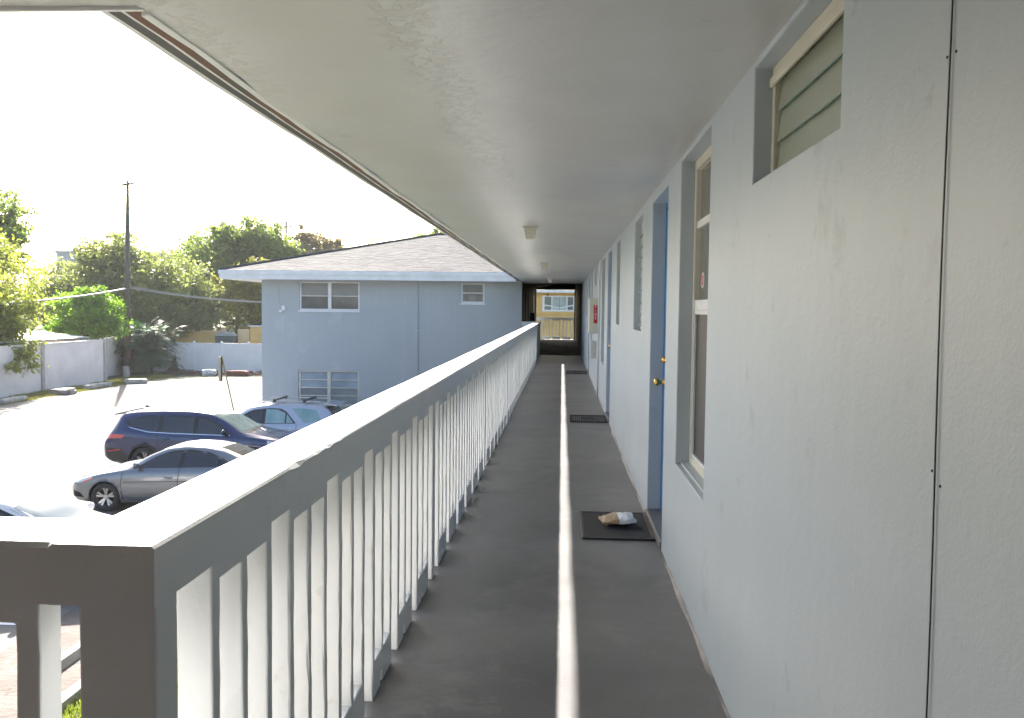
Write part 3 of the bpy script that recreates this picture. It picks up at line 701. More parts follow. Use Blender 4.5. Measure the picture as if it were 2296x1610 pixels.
b.add(V, [(i*2,i*2+2,i*2+3,i*2+1) for i in range(n)]); b.make('valance', mat('valance_cloth', (.62,.66,.62), .7), fr)
b = B(); b.tube([(-.98,61.9,F+2.62),(-.98,61.9,F+2.38)], .03, 6); b.make('drop_wire', black, yb)
t = thing('green_hedge', (-.6, 60, 0), 'low green hedge at the foot of the yellow building', 'hedge')
# foliage is added below together with the trees

# ------------------------------------------------------------------ foliage
def leaves(n, blobs, size, shell=.55, droop=0.0):
    n = int(n*1.15); size *= .8; shell *= .7
    """leaf-sized diamond faces through the volume of ellipsoid clumps"""
    vols = np.array([b_[3]*b_[4]*b_[5] for b_ in blobs])**(2/3); cnt = (n*vols/vols.sum()).astype(int)
    P = []; Nn = []
    for b_, c in zip(blobs, cnt):
        # sub-clumps give the crown lumps, gaps and an uneven outline
        k = max(14, c//60)
        d = np.random.normal(size=(k,3)); d /= np.linalg.norm(d,axis=1)[:,None]
        rr = (shell+(1.06-shell)*np.random.rand(k))[:,None]
        cc = d*rr*np.array(b_[3:6])+np.array(b_[:3])
        idx = np.random.randint(0,k,c)
        rs = (.10+.13*np.random.rand(k))*min(b_[3:6])
        off = np.random.normal(size=(c,3))*rs[idx][:,None]; off[:,2] *= .62
        P.append(cc[idx]+off); Nn.append(d[idx])
    P = np.vstack(P); D = np.vstack(Nn); n = len(P)
    nrm = D*.5+np.random.normal(size=(n,3))*.7; nrm[:,2] += .35; nrm /= np.linalg.norm(nrm,axis=1)[:,None]
    a = np.cross(nrm, np.random.normal(size=(n,3))); a /= np.linalg.norm(a,axis=1)[:,None]
    c = np.cross(nrm, a); s_ = (size*(.55+.9*np.random.rand(n)))[:,None]
    V = np.stack([P-a*s_, P+c*s_*.45, P+a*s_, P-c*s_*.45], 1)
    V[:,2,2] -= droop*size
    return V.reshape(-1,3), n
def leaf_mesh(name, V, n, m, org):
    me = bpy.data.meshes.new(name); V = V-np.array(org)
    me.vertices.add(n*4); me.vertices.foreach_set('co', V.astype(np.float32).ravel())
    me.loops.add(n*4); me.loops.foreach_set('vertex_index', np.arange(n*4, dtype=np.int32))
    me.polygons.add(n); me.polygons.foreach_set('loop_start', np.arange(0, n*4, 4, dtype=np.int32)); me.polygons.foreach_set('loop_total', np.full(n, 4, dtype=np.int32))
    me.materials.append(m); me.update(calc_edges=True); return me
def tree(name, base, blobs, n, size, m, label, cat='tree', group=None, trunk=.22, limbs=7, shell=.5):
    t = thing(name, base, label, cat, group)
    top = max(b_[2] for b_ in blobs); cx = np.mean([b_[0] for b_ in blobs]); cy = np.mean([b_[1] for b_ in blobs])
    b = B(); bx, by = base[0], base[1]; fork = (bx*.6+cx*.4, by*.6+cy*.4, base[2]+(top-base[2])*.45)
    b.tube([base, (bx+.1*(cx-bx)+.1, by, fork[2]*.5), fork], trunk, 9, r2=trunk*.65)
    b.make('trunk', bark, t, smooth=True)
    b = B()
    for i in range(limbs):
        q = blobs[i % len(blobs)]; e = (q[0]+random.uniform(-.6,.6)*q[3], q[1]+random.uniform(-.6,.6)*q[4], q[2]+random.uniform(-.1,.7)*q[5])
        mid = ((fork[0]+e[0])/2+random.uniform(-.3,.3), (fork[1]+e[1])/2, (fork[2]+e[2])/2-.2)
        b.tube([fork, mid, e], trunk*.45, 6, r2=.03)
        for _ in range(3):
            e2 = (e[0]+random.uniform(-.5,.5)*q[3], e[1]+random.uniform(-.4,.4)*q[4], e[2]+random.uniform(-.2,.5)*q[5])
            b.tube([mid, ((mid[0]+e2[0])/2, (mid[1]+e2[1])/2, (mid[2]+e2[2])/2+.2), e2], trunk*.2, 5, r2=.015)
    b.make('branches', bark, t)
    V, k = leaves(n, blobs, size, shell)
    put('crown', leaf_mesh('crown', V, k, m, base), t)
    return t
LM_yel = leafmat('leaf_yellow_green', (.125,.155,.025), (.22,.225,.05))
LM_brt = leafmat('leaf_bright_green', (.10,.19,.02), (.18,.27,.03))
LM_oliv = leafmat('leaf_olive', (.115,.135,.045), (.20,.215,.085))
LM_grn = leafmat('leaf_green', (.085,.13,.030), (.17,.20,.055))
LM_brn = leafmat('leaf_brown', (.13,.11,.05), (.21,.16,.07), .3)
LM_drk = leafmat('leaf_dark', (.018,.045,.022), (.04,.075,.035), .25)
tree('broad_tree', (-30.2,45,0), [(-30.6,44.5,F+2.3,3.6,4,3.0),(-29.5,44,F-.1,3.0,3,2.1),(-27.1,43.4,F-1.2,1.4,1.4,1.1),(-30.3,44.4,F+4.2,2.4,3,1.4),(-27.9,44.4,F+.7,1.3,1.6,1.3)], 34000, .15, LM_yel,
     'large yellow-green tree at the left edge hanging over the white wall')
tree('leafy_tree', (-36,54,0), [(-34.6,52,F+7.0,3.0,3,1.8),(-32.5,52,F+6.0,1.6,1.6,1.1),(-34.2,52,F+4.4,2.6,2,1.6)], 9000, .20, LM_grn,
     'darker green tree top showing above the yellow-green tree at the left edge', shell=.3)
tree('leafy_tree', (-29.5,36.5,0), [(-27.2,39,F+2.6,2.6,2.6,1.8),(-27.8,35,F+2.2,3.0,3.0,2.0)], 12000, .15, LM_yel,
     'yellow-green tree beyond the left frame edge whose shadow falls on the lot')
tree('small_tree', (-29.4,55,0), [(-29.2,54.6,F+1.0,2.1,2,1.3),(-27.8,54.4,F+.3,1.3,1.3,.9),(-30.2,54.8,F-.1,1.3,1.3,.8),(-28.6,54.6,F+1.9,1.0,1.1,.8)], 20000, .12, LM_brt,
     'small bright green tree behind the white wall just left of the utility pole')
tree('olive_tree', (-36,69,0), [(-36,68.5,F+2.6,5.0,4,2.6),(-34,68,F+5.0,2.8,3,1.9),(-32.0,68,F+3.2,3.2,3,2.6),(-38,68,F+1.4,3.2,3,2.0),(-34,67,F+.6,3.6,3,1.8)], 34000, .19, LM_oliv,
     'wide olive green tree behind the utility pole, taller left half of the grove')
tree('olive_tree', (-29,67,0), [(-29.6,67,F+2.4,3.6,3,2.6),(-28.2,66.5,F+.8,3.0,2.6,2.0),(-30.5,66.4,F+.2,3.0,2.6,1.6),(-27.2,67,F+2.0,1.8,2,1.4)], 26000, .17, LM_oliv,
     'soft olive green tree right of the utility pole above the palm thicket')
tree('green_tree', (-28,77,0), [(-29.0,76,F+5.3,3.4,3,2.5),(-25.8,76.5,F+7.1,2.3,2.4,1.8),(-24.6,77,F+5.2,2.4,2.4,2.2),(-27.5,76,F+3.2,3.6,3,2.0),(-27.9,76,F+7.3,1.8,2,1.0)], 28000, .22, LM_grn,
     'tall round green tree, the highest one left of the blue house roof')
tree('brown_tree', (-23,87,0), [(-24.0,86,F+5.8,2.8,3,2.6),(-21.0,86,F+5.0,2.8,3,2.2),(-24.5,86,F+8.0,1.4,1.4,1.0),(-21.8,86,F+7.3,1.2,1.2,1.2)], 13000, .22, LM_brn,
     'thin brownish half-bare tree behind the distant utility pole', shell=.2)
tree('brown_tree', (-18,88,0), [(-18.6,87,F+4.6,1.9,2,2.2),(-16.9,87,F+5.4,.9,1,1.7)], 6000, .22, LM_oliv,
     'thin ragged tree top rising over the left slope of the blue house roof', shell=.2)
tree('leafy_tree', (-24,70,0), [(-23.6,69.5,F+1.2,2.6,2.4,1.8),(-21.8,69.5,F+1.0,2.2,2.4,2.2),(-25.2,70,F+2.6,2.2,2.2,1.6),(-23,70,F+3.6,2.4,2.4,1.5)], 20000, .17, leafmat('leaf_golden', (.12,.14,.03), (.27,.22,.04)),
     'yellow and green tree right beside the left corner of the blue house')
tree('leafy_tree', (-13,72,0), [(-13.2,71,F+5.0,2.6,2,1.9)], 6000, .17, LM_grn, 'green tree top peeping over the middle of the blue house roof')
tree('leafy_tree', (-10,73,0), [(-10.0,71,F+5.8,1.9,2,1.7)], 6000, .17, LM_grn, 'green tree top peeping over the ridge of the blue house roof')
tree('dark_tree', (-33.5,83,0), [(-33.6,82,F+5.2,2.0,2,2.3),(-35.6,82,F+4.2,2,2,2)], 7000, .2, LM_drk, 'dark green tree between the olive grove and the tall round tree')
tree('dark_tree', (-46,78,0), [(-44.0,78,F+1.8,2.6,3,2.4),(-41.5,77,F+1.0,2.5,3,2.0)], 8000, .2, LM_drk, 'dark tree under the far pale building behind the olive grove')
# far tree belt closing the horizon
blobs = []
for i in range(46):
    x = -150+i*6.2; blobs.append((x+random.uniform(-2,2), 112+random.uniform(-6,10), F+random.uniform(.2,1.6), 5.2, 4, random.uniform(2.8,4.2)))
V_, k_ = leaves(60000, blobs, .42, .4)
o = put('distant_trees', leaf_mesh('distant_trees', V_, k_, leafmat('leaf_far', (.06,.08,.03), (.13,.14,.05), .3), (0,0,0)))
tag(o, 'belt of distant trees closing the horizon behind the lot', 'trees', kind='stuff')
# understorey behind the back fence
V_, k_ = leaves(26000, [(-38+i*2.0, 71.5+random.uniform(-1,1), random.uniform(1.0,2.2), 1.9, 1.5, 1.6) for i in range(10)]+[(-45+i*2.4, 62+random.uniform(-2,2), 1.4, 1.9, 1.8, 1.8) for i in range(7)], .16, .4)
o = put('undergrowth', leaf_mesh('undergrowth', V_, k_, LM_drk, (0,0,0)))
tag(o, 'dark tangled undergrowth behind the white walls and under the olive trees', 'bushes', kind='stuff')
V_, k_ = leaves(5000, [(-3+i*.9, 60.4, .9, .8, .7, .7) for i in range(7)], .14, .3)
put('foliage', leaf_mesh('foliage', V_, k_, leafmat('leaf_hedge', (.06,.13,.07), (.10,.20,.10), .3), (-.6,60,0)), t)
# palm thicket round the pole
t = thing('palm_thicket', (-27.3, 58.2, 0), 'dark green clump of palm fronds at the foot of the utility pole', 'palm')
V = []; FC = []
for i in range(520):
    a = random.uniform(0, 6.283); r0 = random.uniform(0, 1.5); L_ = random.uniform(1.0, 1.9); el = random.uniform(.1, 1.35)
    p = Vector((-27.3+math.cos(a)*r0*1.0, 58.2+math.sin(a)*r0*.8, random.uniform(.3, 2.6)))
    d = Vector((math.cos(a)*math.cos(el), math.sin(a)*math.cos(el), math.sin(el)))
    prev = p; N_ = 9
    for k in range(N_):
        nx = prev+d*(L_/N_); d = (d+Vector((0,0,-.17))).normalized()
        side = d.cross(Vector((0,0,1))).normalized()
        for s_ in (-1, 1):
            for q in (0, .5):
                o_ = prev.lerp(nx, q); ll = .42*math.sin(math.pi*(k+.7+q)/(N_+1.2))
                tip = o_+side*s_*ll+d*ll*.45+Vector((0,0,-.10*random.random()))
                n0 = len(V); V += [tuple(o_), tuple(o_+d*.055), tuple(tip)]; FC.append((n0, n0+1, n0+2))
        prev = nx
b = B(); b.add(V, FC); b.make('fronds', leafmat('palm_leaf', (.012,.045,.014), (.035,.085,.028), .25), t, fix=False, kind=None)
b = B()
for i in range(7):
    x, y = -27.3+random.uniform(-1,1), 58.2+random.uniform(-.6,.6); b.tube([(x,y,0),(x+random.uniform(-.2,.2),y,1.6)], .07, 6)
b.make('stems', bark, t)

# ------------------------------------------------------------------ walls and fences round the lot
wl = thing('perimeter_wall', (-26.6, 43, 0), 'long off-white wall of wide panels along the left side of the lot', 'wall')
ypost = [13.9, 20.2, 26.5, 32.8, 39.1, 45.4, 51.8]
for a, c in zip(ypost[:-1], ypost[1:]):
    b = B(); b.box(-26.66,-26.54,a+.12,c-.12,0,2.38); b.box(-26.69,-26.51,a+.12,c-.12,2.38,2.46); b.make('panel', fencew, wl)
for y in ypost: b = B(); b.box(-26.72,-26.46,y-.12,y+.12,0,2.50); b.make('post', fencepost_m, wl, bevel=.01)
w2 = thing('rear_wall', (-27.9, 56, 0), 'short off-white wall section set back behind the pole and palm clump', 'wall')
b = B(); b.box(-28.4,-28.28,52.1,60.9,0,2.40); b.box(-28.28,-26.75,52.02,52.1,0,2.40); b.make('panel', fencew, w2)
vf = thing('vinyl_fence', (-22, 61, 0), 'white vinyl privacy fence with capped posts at the back of the lot', 'fence')
xp = [-28.2, -26.75, -24.98, -23.07, -21.2, -19.3, -17.4, -15.5, -13.6, -11.7]
for a, c in zip(xp[:-1], xp[1:]):
    b = B(); b.box(a+.06,c-.06,60.97,61.03,.08,1.88); b.make('panel', vinyl, vf)
    b = B(); b.box(a+.06,c-.06,60.95,61.05,1.88,1.95); b.box(a+.06,c-.06,60.95,61.05,.02,.08); b.make('rail', vinyl, vf)
for x in xp:
    b = B(); b.box(x-.06,x+.06,60.94,61.06,0,2.0); b.add([(x-.09,60.91,2.0),(x+.09,60.91,2.0),(x+.09,61.09,2.0),(x-.09,61.09,2.0),(x,61,2.1)], [(0,1,4),(1,2,4),(2,3,4),(3,0,4),(0,1,2,3)]); b.make('post', vinyl, vf)
yw = thing('yellow_wall', (-27, 66, 0), 'low yellow garden wall behind the white vinyl fence', 'wall')
b = B(); b.box(-31,-24.95,66,66.2,0,2.55); b.make('panel', yellowp, yw); b = B(); b.box(-31,-24.9,65.94,66.26,2.55,2.68); b.make('coping', mat('pale_yellow', (.62,.46,.26), .7), yw)
b = B(); b.box(-24.95,-24.7,65.9,66.3,0,2.9); b.make('pillar', mat('pale_yellow', (.62,.46,.26), .7), yw)
yw = thing('yellow_shed', (-22.6, 67, 0), 'yellow shed wall right of the gap behind the vinyl fence', 'shed')
b = B(); b.box(-23.75,-22.9,66,66.3,0,2.80); b.make('gate_pillar', mat('pale_yellow', (.62,.46,.26), .7), yw)
b = B(); b.box(-22.85,-19,66.1,69,0,2.98); b.make('wall', yellowp, yw)
b = B(); b.box(-22.95,-18.9,66.0,69.1,2.98,3.06); b.make('roof_slab', whitetrim, yw)
t = thing('wheelie_bin', (-23.9, 64, 0), 'dark teal bin with pale lid in the gap between yellow walls', 'bin')
b = B(); b.prism([(-24.45,1.0),(-23.35,1.0),(-23.25,2.35),(-24.55,2.35)], 1, 63.6, 64.4); b.make('bin_body', tealbin, t, bevel=.03)
b = B(); b.prism([(-24.6,2.36),(-23.2,2.36),(-23.35,2.5),(-23.8,2.66),(-24.3,2.6)], 1, 63.5, 64.5); b.make('lid', mat('bin_lid', (.25,.28,.28), .4), t)
b = B(); b.box(-24.4,-23.4,63.7,64.3,0,1.0); b.make('stand', tealbin, t)
t = thing('metal_shed', (-29.5, 47, 0), 'low grey metal shed roof showing above the white wall at left', 'shed')
b = B(); b.box(-31.5,-27.6,42.5,51,0,2.5); b.make('wall', fencew, t)
b = B(); b.prism([(-32,3.05),(-27.2,2.55),(-27.2,2.62),(-32,3.12)], 1, 42, 51.4); b.make('roof', shedm, t)
t = thing('pale_tower', (-83, 152, 0), 'pale blue-grey building block far behind the olive trees', 'building')
b = B(); b.box(-86,-70,152,170,0,F+10.1); b.make('wall', palebld, t)
b = B(); b.box(-86.2,-69.8,151.8,170.2,F+10.1,F+10.5); b.make('parapet', palebld, t)
me = B().box(-.7,.7,-.04,0,0,1.2).mesh('window', panedark)
for i in range(5):
    for j in range(4): put('window', me, t, (-1.0+i*3.0, -.02, 1.4+j*2.8))

# ------------------------------------------------------------------ utility poles and cables
t = thing('utility_pole', (-27.5, 56.6, 0), 'tall dark utility pole with green upper half standing by the palm clump', 'pole')
b = B(); b.tube([(-27.5,56.6,0),(-27.48,56.6,3.0)], .20, 12, r2=.19); b.make('pole_base', polered, t, smooth=True)
b = B(); b.tube([(-27.48,56.6,3.0),(-27.40,56.6,9.4)], .19, 12, r2=.14); b.make('pole_shaft', polewood, t, smooth=True)
b = B(); b.tube([(-27.40,56.6,9.4),(-27.36,56.6,12.0)], .13, 10, r2=.085); b.tube([(-27.36,56.6,12.0),(-27.35,56.6,12.35)], .12, 8, r2=.02); b.make('pole_top', polegreen, t, smooth=True)
b = B(); b.tube([(-27.72,56.6,11.98),(-27.35,56.6,12.06),(-26.95,56.6,12.10)], .075, 6, r2=.05); b.make('bracket', polegreen, t)
b = B()
b.tube([(-27.35,56.6,12.3),(-27.33,56.6,12.58),(-27.2,56.6,12.66),(-27.1,56.6,12.6)], .045, 6, r2=.02)
b.tube([(-27.05,56.6,12.12),(-26.9,56.6,12.14),(-26.78,56.6,12.06)], .035, 6, r2=.02); b.make('lamp_arm', polegreen, t)
def sag(p, q, s_, n=20):
    p, q = Vector(p), Vector(q); return [p.lerp(q, i/n)+Vector((0,0,-s_*4*(i/n)*(1-i/n))) for i in range(n+1)]
t = thing('overhead_cable', (-27.45, 56.5, 5.4), 'thick pale overhead cable from the pole towards the left edge', 'cable')
b = B(); b.tube(sag((-27.45,56.45,F+2.50),(-26.6,18,F+2.2), 1.0), .05, 6); b.make('cable', cablew, t)
t = thing('overhead_cable', (-27.3, 56.6, 5.4), 'thin pale overhead cable sagging from the pole to behind the blue house', 'cable')
b = B(); b.tube(sag((-27.3,56.6,F+2.55),(-12.5,63,F+2.2), .62), .036, 6); b.tube(sag((-27.3,56.7,F+2.66),(-12.5,63.2,F+2.25), .66), .02, 5); b.make('cable', cablew, t)
def small_pole(x, y, h, label, arm):
    t = thing('utility_pole', (x, y, 0), label, 'pole')
    b = B(); b.tube([(x,y,0),(x,y,h)], .17, 8, r2=.12); b.make('pole_shaft', mat('far_pole', (.22,.22,.23), .8), t)
    b = B(); b.box(x-arm,x+arm,y-.05,y+.05,h-.6,h-.45); b.make('crossarm', mat('far_pole', (.22,.22,.23), .8), t)
    for q in (-arm*.9, arm*.5, arm*.9): b = B(); b.tube([(x+q,y,h-.45),(x+q,y,h-.2)], .06, 6); b.make('insulator', mat('far_pole', (.22,.22,.23), .8), t)
    return t
small_pole(-27.45, 90, F+9.9, 'distant utility pole with crossarm right of the tall green tree', 1.0)
t2 = small_pole(-25.3, 96, F+8.9, 'hazy far pole with transformers above the blue house roof', .9)
b = B(); b.tube([(-25.7,95.8,F+7.2),(-25.7,95.8,F+8.1)], .28, 8); b.tube([(-24.9,95.8,F+6.6),(-24.9,95.8,F+7.5)], .28, 8); b.make('transformer', mat('far_metal', (.35,.38,.42), .5), t2)

# ------------------------------------------------------------------ leaning sign post
t = thing('sign_post', (-12.0, 33, 0), 'leaning thin metal post with a narrow edge-on sign between the cars and the far fence', 'sign')
b = B(); b.tube([(-11.9,33,0),(-12.48,33,F-.35)], .028, 6); b.make('post', signpost, t)
b = B(); b.box(-12.57,-12.49,32.90,32.93,F-1.28,F-.38); pl = b.make('plate', signm, t)
b = B(); b.box(-12.53,-12.44,32.93,32.97,F-1.28,F-.38); b.make('plate_back', black, t)

# ------------------------------------------------------------------ stones and litter on the verge
def lump(name, loc, dims, m, label, cat, rz=0, group=None):
    bm = bmesh.new(); bmesh.ops.create_cube(bm, size=1.0); bmesh.ops.subdivide_edges(bm, edges=bm.edges, cuts=3, use_grid_fill=True)
    for v in bm.verts:
        n = v.co.normalized(); v.co = (v.co*.7+n*.22); v.co = Vector((v.co.x*dims[0], v.co.y*dims[1], (v.co.z+.4)*dims[2]))*(1+random.uniform(-.07,.07))
    me = bpy.data.meshes.new(name); bm.to_mesh(me); bm.free(); me.materials.append(m)
    o = put(name, me, None, loc, rot=(0,0,rz)); return tag(o, label, cat, group)
gs = 'broken concrete pieces along the dirt verge'
lump('concrete_block', (-25.0,40.2,0), (.5,2.3,.22), concrete, 'long low concrete kerb piece on the verge, nearest the left frame edge', 'kerb stone', .1, gs)
lump('concrete_block', (-24.9,44.4,0), (1.0,1.3,.30), mat('dirty_concrete', (.27,.25,.23), .9, var=(3,.5)), 'grey broken slab heap on the verge below the wall post', 'kerb stone', .3, gs)
lump('concrete_block', (-24.9,47.8,0), (.35,2.3,.26), concrete, 'straight pale kerb stone on the verge in the middle of the row', 'kerb stone', -.05, gs)
lump('concrete_block', (-24.3,51.0,0), (1.1,.8,.28), concrete, 'pale kerb stone at the foot of the pole shadow', 'kerb stone', .5, gs)
lump('marker_block', (-27.0,55.4,0), (.3,.3,.7), concrete, 'small white marker stone left of the pole foot', 'stone')
lump('white_bag', (-22.6,57.6,0), (.8,.5,.4), whitetrim, 'white plastic bag lying in the debris in front of the vinyl fence', 'bag')
lump('rust_heap', (-20.8,57.8,0), (1.3,.6,.35), mat('rust', (.20,.07,.04), .9, var=(6,.5)), 'reddish brown scrap heap right of the white bag', 'debris')
lump('curb_piece', (-18.0,57.9,0), (1.4,.5,.35), concrete, 'grey concrete piece beside the blue house corner', 'kerb stone')
b = B()
for i in range(900):
    x = random.uniform(-26,-17); y = 58+random.uniform(-1,1.2)+.1*(x+22); 
    if x < -24.2: y += .6
    z = random.uniform(0,.18); a = random.uniform(0,3.14); l = random.uniform(.05,.4)
    b.tube([(x,y,z),(x+math.cos(a)*l,y+math.sin(a)*l,z+random.uniform(-.05,.15))], .02, 4)
tag(b.make('debris', rubble_m, kind='stuff', fix=False), 'scattered twigs and brown rubbish in front of the vinyl fence', 'debris')
t = thing('dead_fronds', (-25.6, 59.2, 0), 'brown heap of dead fronds against the vinyl fence right of the palm clump', 'debris')
b = B()
for i in range(140):
    a = random.uniform(0,6.283); r = random.uniform(.1,.8); b.tube([(-25.6+math.cos(a)*r,59.2+math.sin(a)*r*.5,0),(-25.6+math.cos(a)*r*.2+random.uniform(-.1,.1),59.2,(.95-r)*random.uniform(.9,1.5))], .03, 4)
b.make('heap', rubble_m, t, fix=False)
def wheel_stop(y, label):
    t = thing('wheel_stop', (-6.15, y, 0), label, 'wheel stop', 'concrete wheel stops at the parking bays')
    b = B(); b.prism([(-6.24,0),(-6.06,0),(-6.09,.12),(-6.21,.12)], 1, y-.85, y+.85); b.make('block', concrete, t, bevel=.012)
    for q in (-.6,.6): b = B(); b.tube([(-6.15,y+q,.118),(-6.15,y+q,.128)], .02, 8); b.make('bolt', rubble_m, t)
wheel_stop(11.0, 'concrete wheel stop in the empty bay seen through the railing gap')
wheel_stop(14.3, 'concrete wheel stop in front of the white car')
wheel_stop(20.0, 'concrete wheel stop behind the silver sedan')
wheel_stop(24.4, 'concrete wheel stop in front of the dark blue SUV')

# ------------------------------------------------------------------ cars
def carpaint(name, col, metal=.5, rough=.35): return mat(name, col, rough, metal=metal, space='O', coat=1.0, var=(2, .06))
tint = mat('tinted_glass', (.012,.014,.018), .04, spec=.9)
chrome = mat('chrome', (.75,.76,.78), .12, metal=1.0)
tyre_m = mat('tyre', (.018,.018,.019), .75)
rim_m = mat('alloy', (.42,.42,.43), .3, metal=.9)
darkin = mat('arch_black', (.006,.006,.006), .9)
amber = mat('amber_lens', (.75,.16,.03), .2)
redl = mat('red_lens', (.50,.012,.015), .15, coat=1.0)
clearl = mat('clear_lens', (.55,.55,.55), .12, metal=.3, coat=1.0)
def smooth_interp(x, xs, ys):
    return float(np.interp(x, xs, ys))
def wheel(parent, x, y, r, side):
    b = B(); R_, w_ = r, .105
    b.lathe([(R_*.66,-w_),(R_*.9,-w_),(R_*.98,-w_*.8),(R_,-w_*.5),(R_,w_*.5),(R_*.98,w_*.8),(R_*.9,w_),(R_*.66,w_),(R_*.66,-w_)], (x, y, r), 'y', 36)
    ty = b.make('wheel', tyre_m, parent, smooth=True)
    b = B(); s_ = side
    b.lathe([(R_*.70,-w_*.9),(R_*.70,w_*.9),(R_*.655,w_*.92),(R_*.62,w_*.5),(R_*.62,-w_*.9)], (x, y, r), 'y', 36)
    b.lathe([(0,.06*s_),(.05,.058*s_),(.062,.04*s_),(.062,0)], (x, y, r), 'y', 16)
    for k in range(5):
        for dq in (-.16, .16):
            a = 2*math.pi*k/5+math.pi/2; c0, c1 = a+dq*.5, a+dq*1.25
            p0 = Vector((x+math.cos(c0)*.05, y+s_*.045, r+math.sin(c0)*.05)); p1 = Vector((x+math.cos(c1)*R_*.66, y+s_*.075, r+math.sin(c1)*R_*.66))
            d = (p1-p0).normalized(); n_ = d.cross(Vector((0,1,0))).normalized()
            V = []
            for p, wd in ((p0,.016),(p1,.024)):
                V += [p-n_*wd, p+n_*wd, p+n_*wd*.7-Vector((0,s_*.03,0)), p-n_*wd*.7-Vector((0,s_*.03,0))]
            b.add(V, [(0,1,2,3),(4,5,6,7),(0,1,5,4),(1,2,6,5),(2,3,7,6),(3,0,4,7)])
    b.make('rim', rim_m, ty)
    b = B(); b.lathe([(0,-.02*s_),(R_*.6,-.02*s_)], (x, y, r), 'y', 24); b.make('brake_disc', darkin, ty)
def make_car(name, loc, rz, label, cat, sp):
    t = thing(name, loc, label, cat, rz=rz); ORG[t.name] = Vector((0,0,0))
    L, H = sp['L'], sp['H']
    N = 84; xs = np.linspace(0, L, N); rings = []
    fx = lambda key, s_: smooth_interp(s_, *sp[key])
    def sm(key, s_):  # rounded profile
        return sum(fx(key, min(max(s_+d, 0), L))*w_ for d, w_ in ((-.09,.15),(-.045,.2),(0,.3),(.045,.2),(.09,.15)))
    for s_ in xs:
        wv = sm('wid', s_); zb = sm('bot', s_); be = sm('belt', s_); tp = max(sm('top', s_), be+.012); wr = min(sm('wr', s_), wv*.93)
        h = be-zb
        half = [(0,zb),(wv*.86,zb),(wv*.955,zb+.045),(wv*.985,zb+h*.22),(wv*.992,zb+h*.42),(wv*1.0,zb+h*.60),(wv*1.0,zb+h*.74),(wv*.985,zb+h*.86),(wv*.965,zb+h*.95),(wv*.935,be)]
        g0 = (wv*.935, be); g1 = (wr, tp-.055*min(1,(tp-be)/.25))
        for q in (.25,.5,.75,1.0): half.append((g0[0]+(g1[0]-g0[0])*q+.012*math.sin(math.pi*q)*min(1,(tp-be)/.3), g0[1]+(g1[1]-g0[1])*q))
        half += [(wr*.93,tp-.022*min(1,(tp-be)/.2)),(wr*.75,tp-.008),(wr*.4,tp-.001),(0,tp)]
        rings.append(half)
    M = len(rings[0]); V = []
    for i, s_ in enumerate(xs):
        for (y, z) in rings[i]: V.append((L/2-s_, y, z))
        for (y, z) in rings[i][1:-1][::-1]: V.append((L/2-s_, -y, z))
    K = 2*M-2
    FC = [(i*K+k, i*K+(k+1) % K, (i+1)*K+(k+1) % K, (i+1)*K+k) for i in range(N-1) for k in range(K)]
    # end caps, fanned round a centre vertex
    for i0, x_ in ((0, L/2+.012), ((N-1)*K, -L/2-.012)):
        c = len(V); zc = (rings[0 if i0 == 0 else -1][0][1]+rings[0 if i0 == 0 else -1][-1][1])/2; V.append((x_, 0, zc))
        FC += [(i0+k, i0+(k+1) % K, c) for k in range(K)]
    me = bpy.data.meshes.new('body'); me.from_pydata(V, [], FC)
    bm = bmesh.new(); bm.from_mesh(me); bmesh.ops.recalc_face_normals(bm, faces=bm.faces); bm.to_mesh(me)
    bvh = BVHTree.FromBMesh(bm); bm.free()
    me.materials.append(sp['paint']); me.materials.append(darkin)
    me.polygons.foreach_set('use_smooth', [True]*len(me.polygons))
    body = put('body', me, t)
    r = sp['r']; WX = [L/2-sp['wf'], L/2-sp['wrr']]; wv = max(sp['wid'][1])
    # wheel arches
    cut = B()
    for wx in WX:
        for sd in (-1, 1):
            cut.prism([(wx+math.cos(a)*r*1.13, r*1.02+math.sin(a)*r*1.13) for a in np.linspace(0, 2*math.pi, 41)[:-1]], 1, sd*(wv-.12)-.22, sd*(wv-.12)+.22)
    co = put('cutter', cut.mesh('cutter', darkin), t); bpy.context.view_layer.update(); md = body.modifiers.new('b', 'BOOLEAN'); md.object = co; md.operation = 'DIFFERENCE'; md.solver = 'EXACT'
    dg = bpy.context.evaluated_depsgraph_get(); nm = bpy.data.meshes.new_from_object(body.evaluated_get(dg))
    body.modifiers.clear(); body.data = nm; bpy.data.objects.remove(co)
    for p in nm.polygons:
        c = p.center
        for wx in WX:
            d = math.hypot(c.x-wx, c.z-r*1.02)
            if d < r*1.12+.002 and (abs(c.y) < wv-.33+.01 or abs(p.normal.y) < .3) and abs(c.y) < wv*1.01 and c.z < r*2.3 and d < r*1.135 and (abs(p.normal.y) < .25 or abs(abs(c.y)-(wv-.34)) < .01): p.material_index = 1; p.use_smooth = False
    for wx in WX:
        for sd in (-1, 1): wheel(t, wx, sd*(wv-.125), r, sd)
        b = B()
        for sd in (-1, 1):   # black arch lip
            pts = [(wx+math.cos(a)*r*1.14, sd*(wv*.992), r*1.02+math.sin(a)*r*1.14) for a in np.linspace(-.15, math.pi+.15, 22)]
            b.tube(pts, sp.get('lip', .012), 6)
        b.make('wheel_arch', black if sp.get('lip') else sp['paint'], t, smooth=True)
    def hit(o_, d_):
        h = bvh.ray_cast(Vector(o_), Vector(d_)); return h[0]
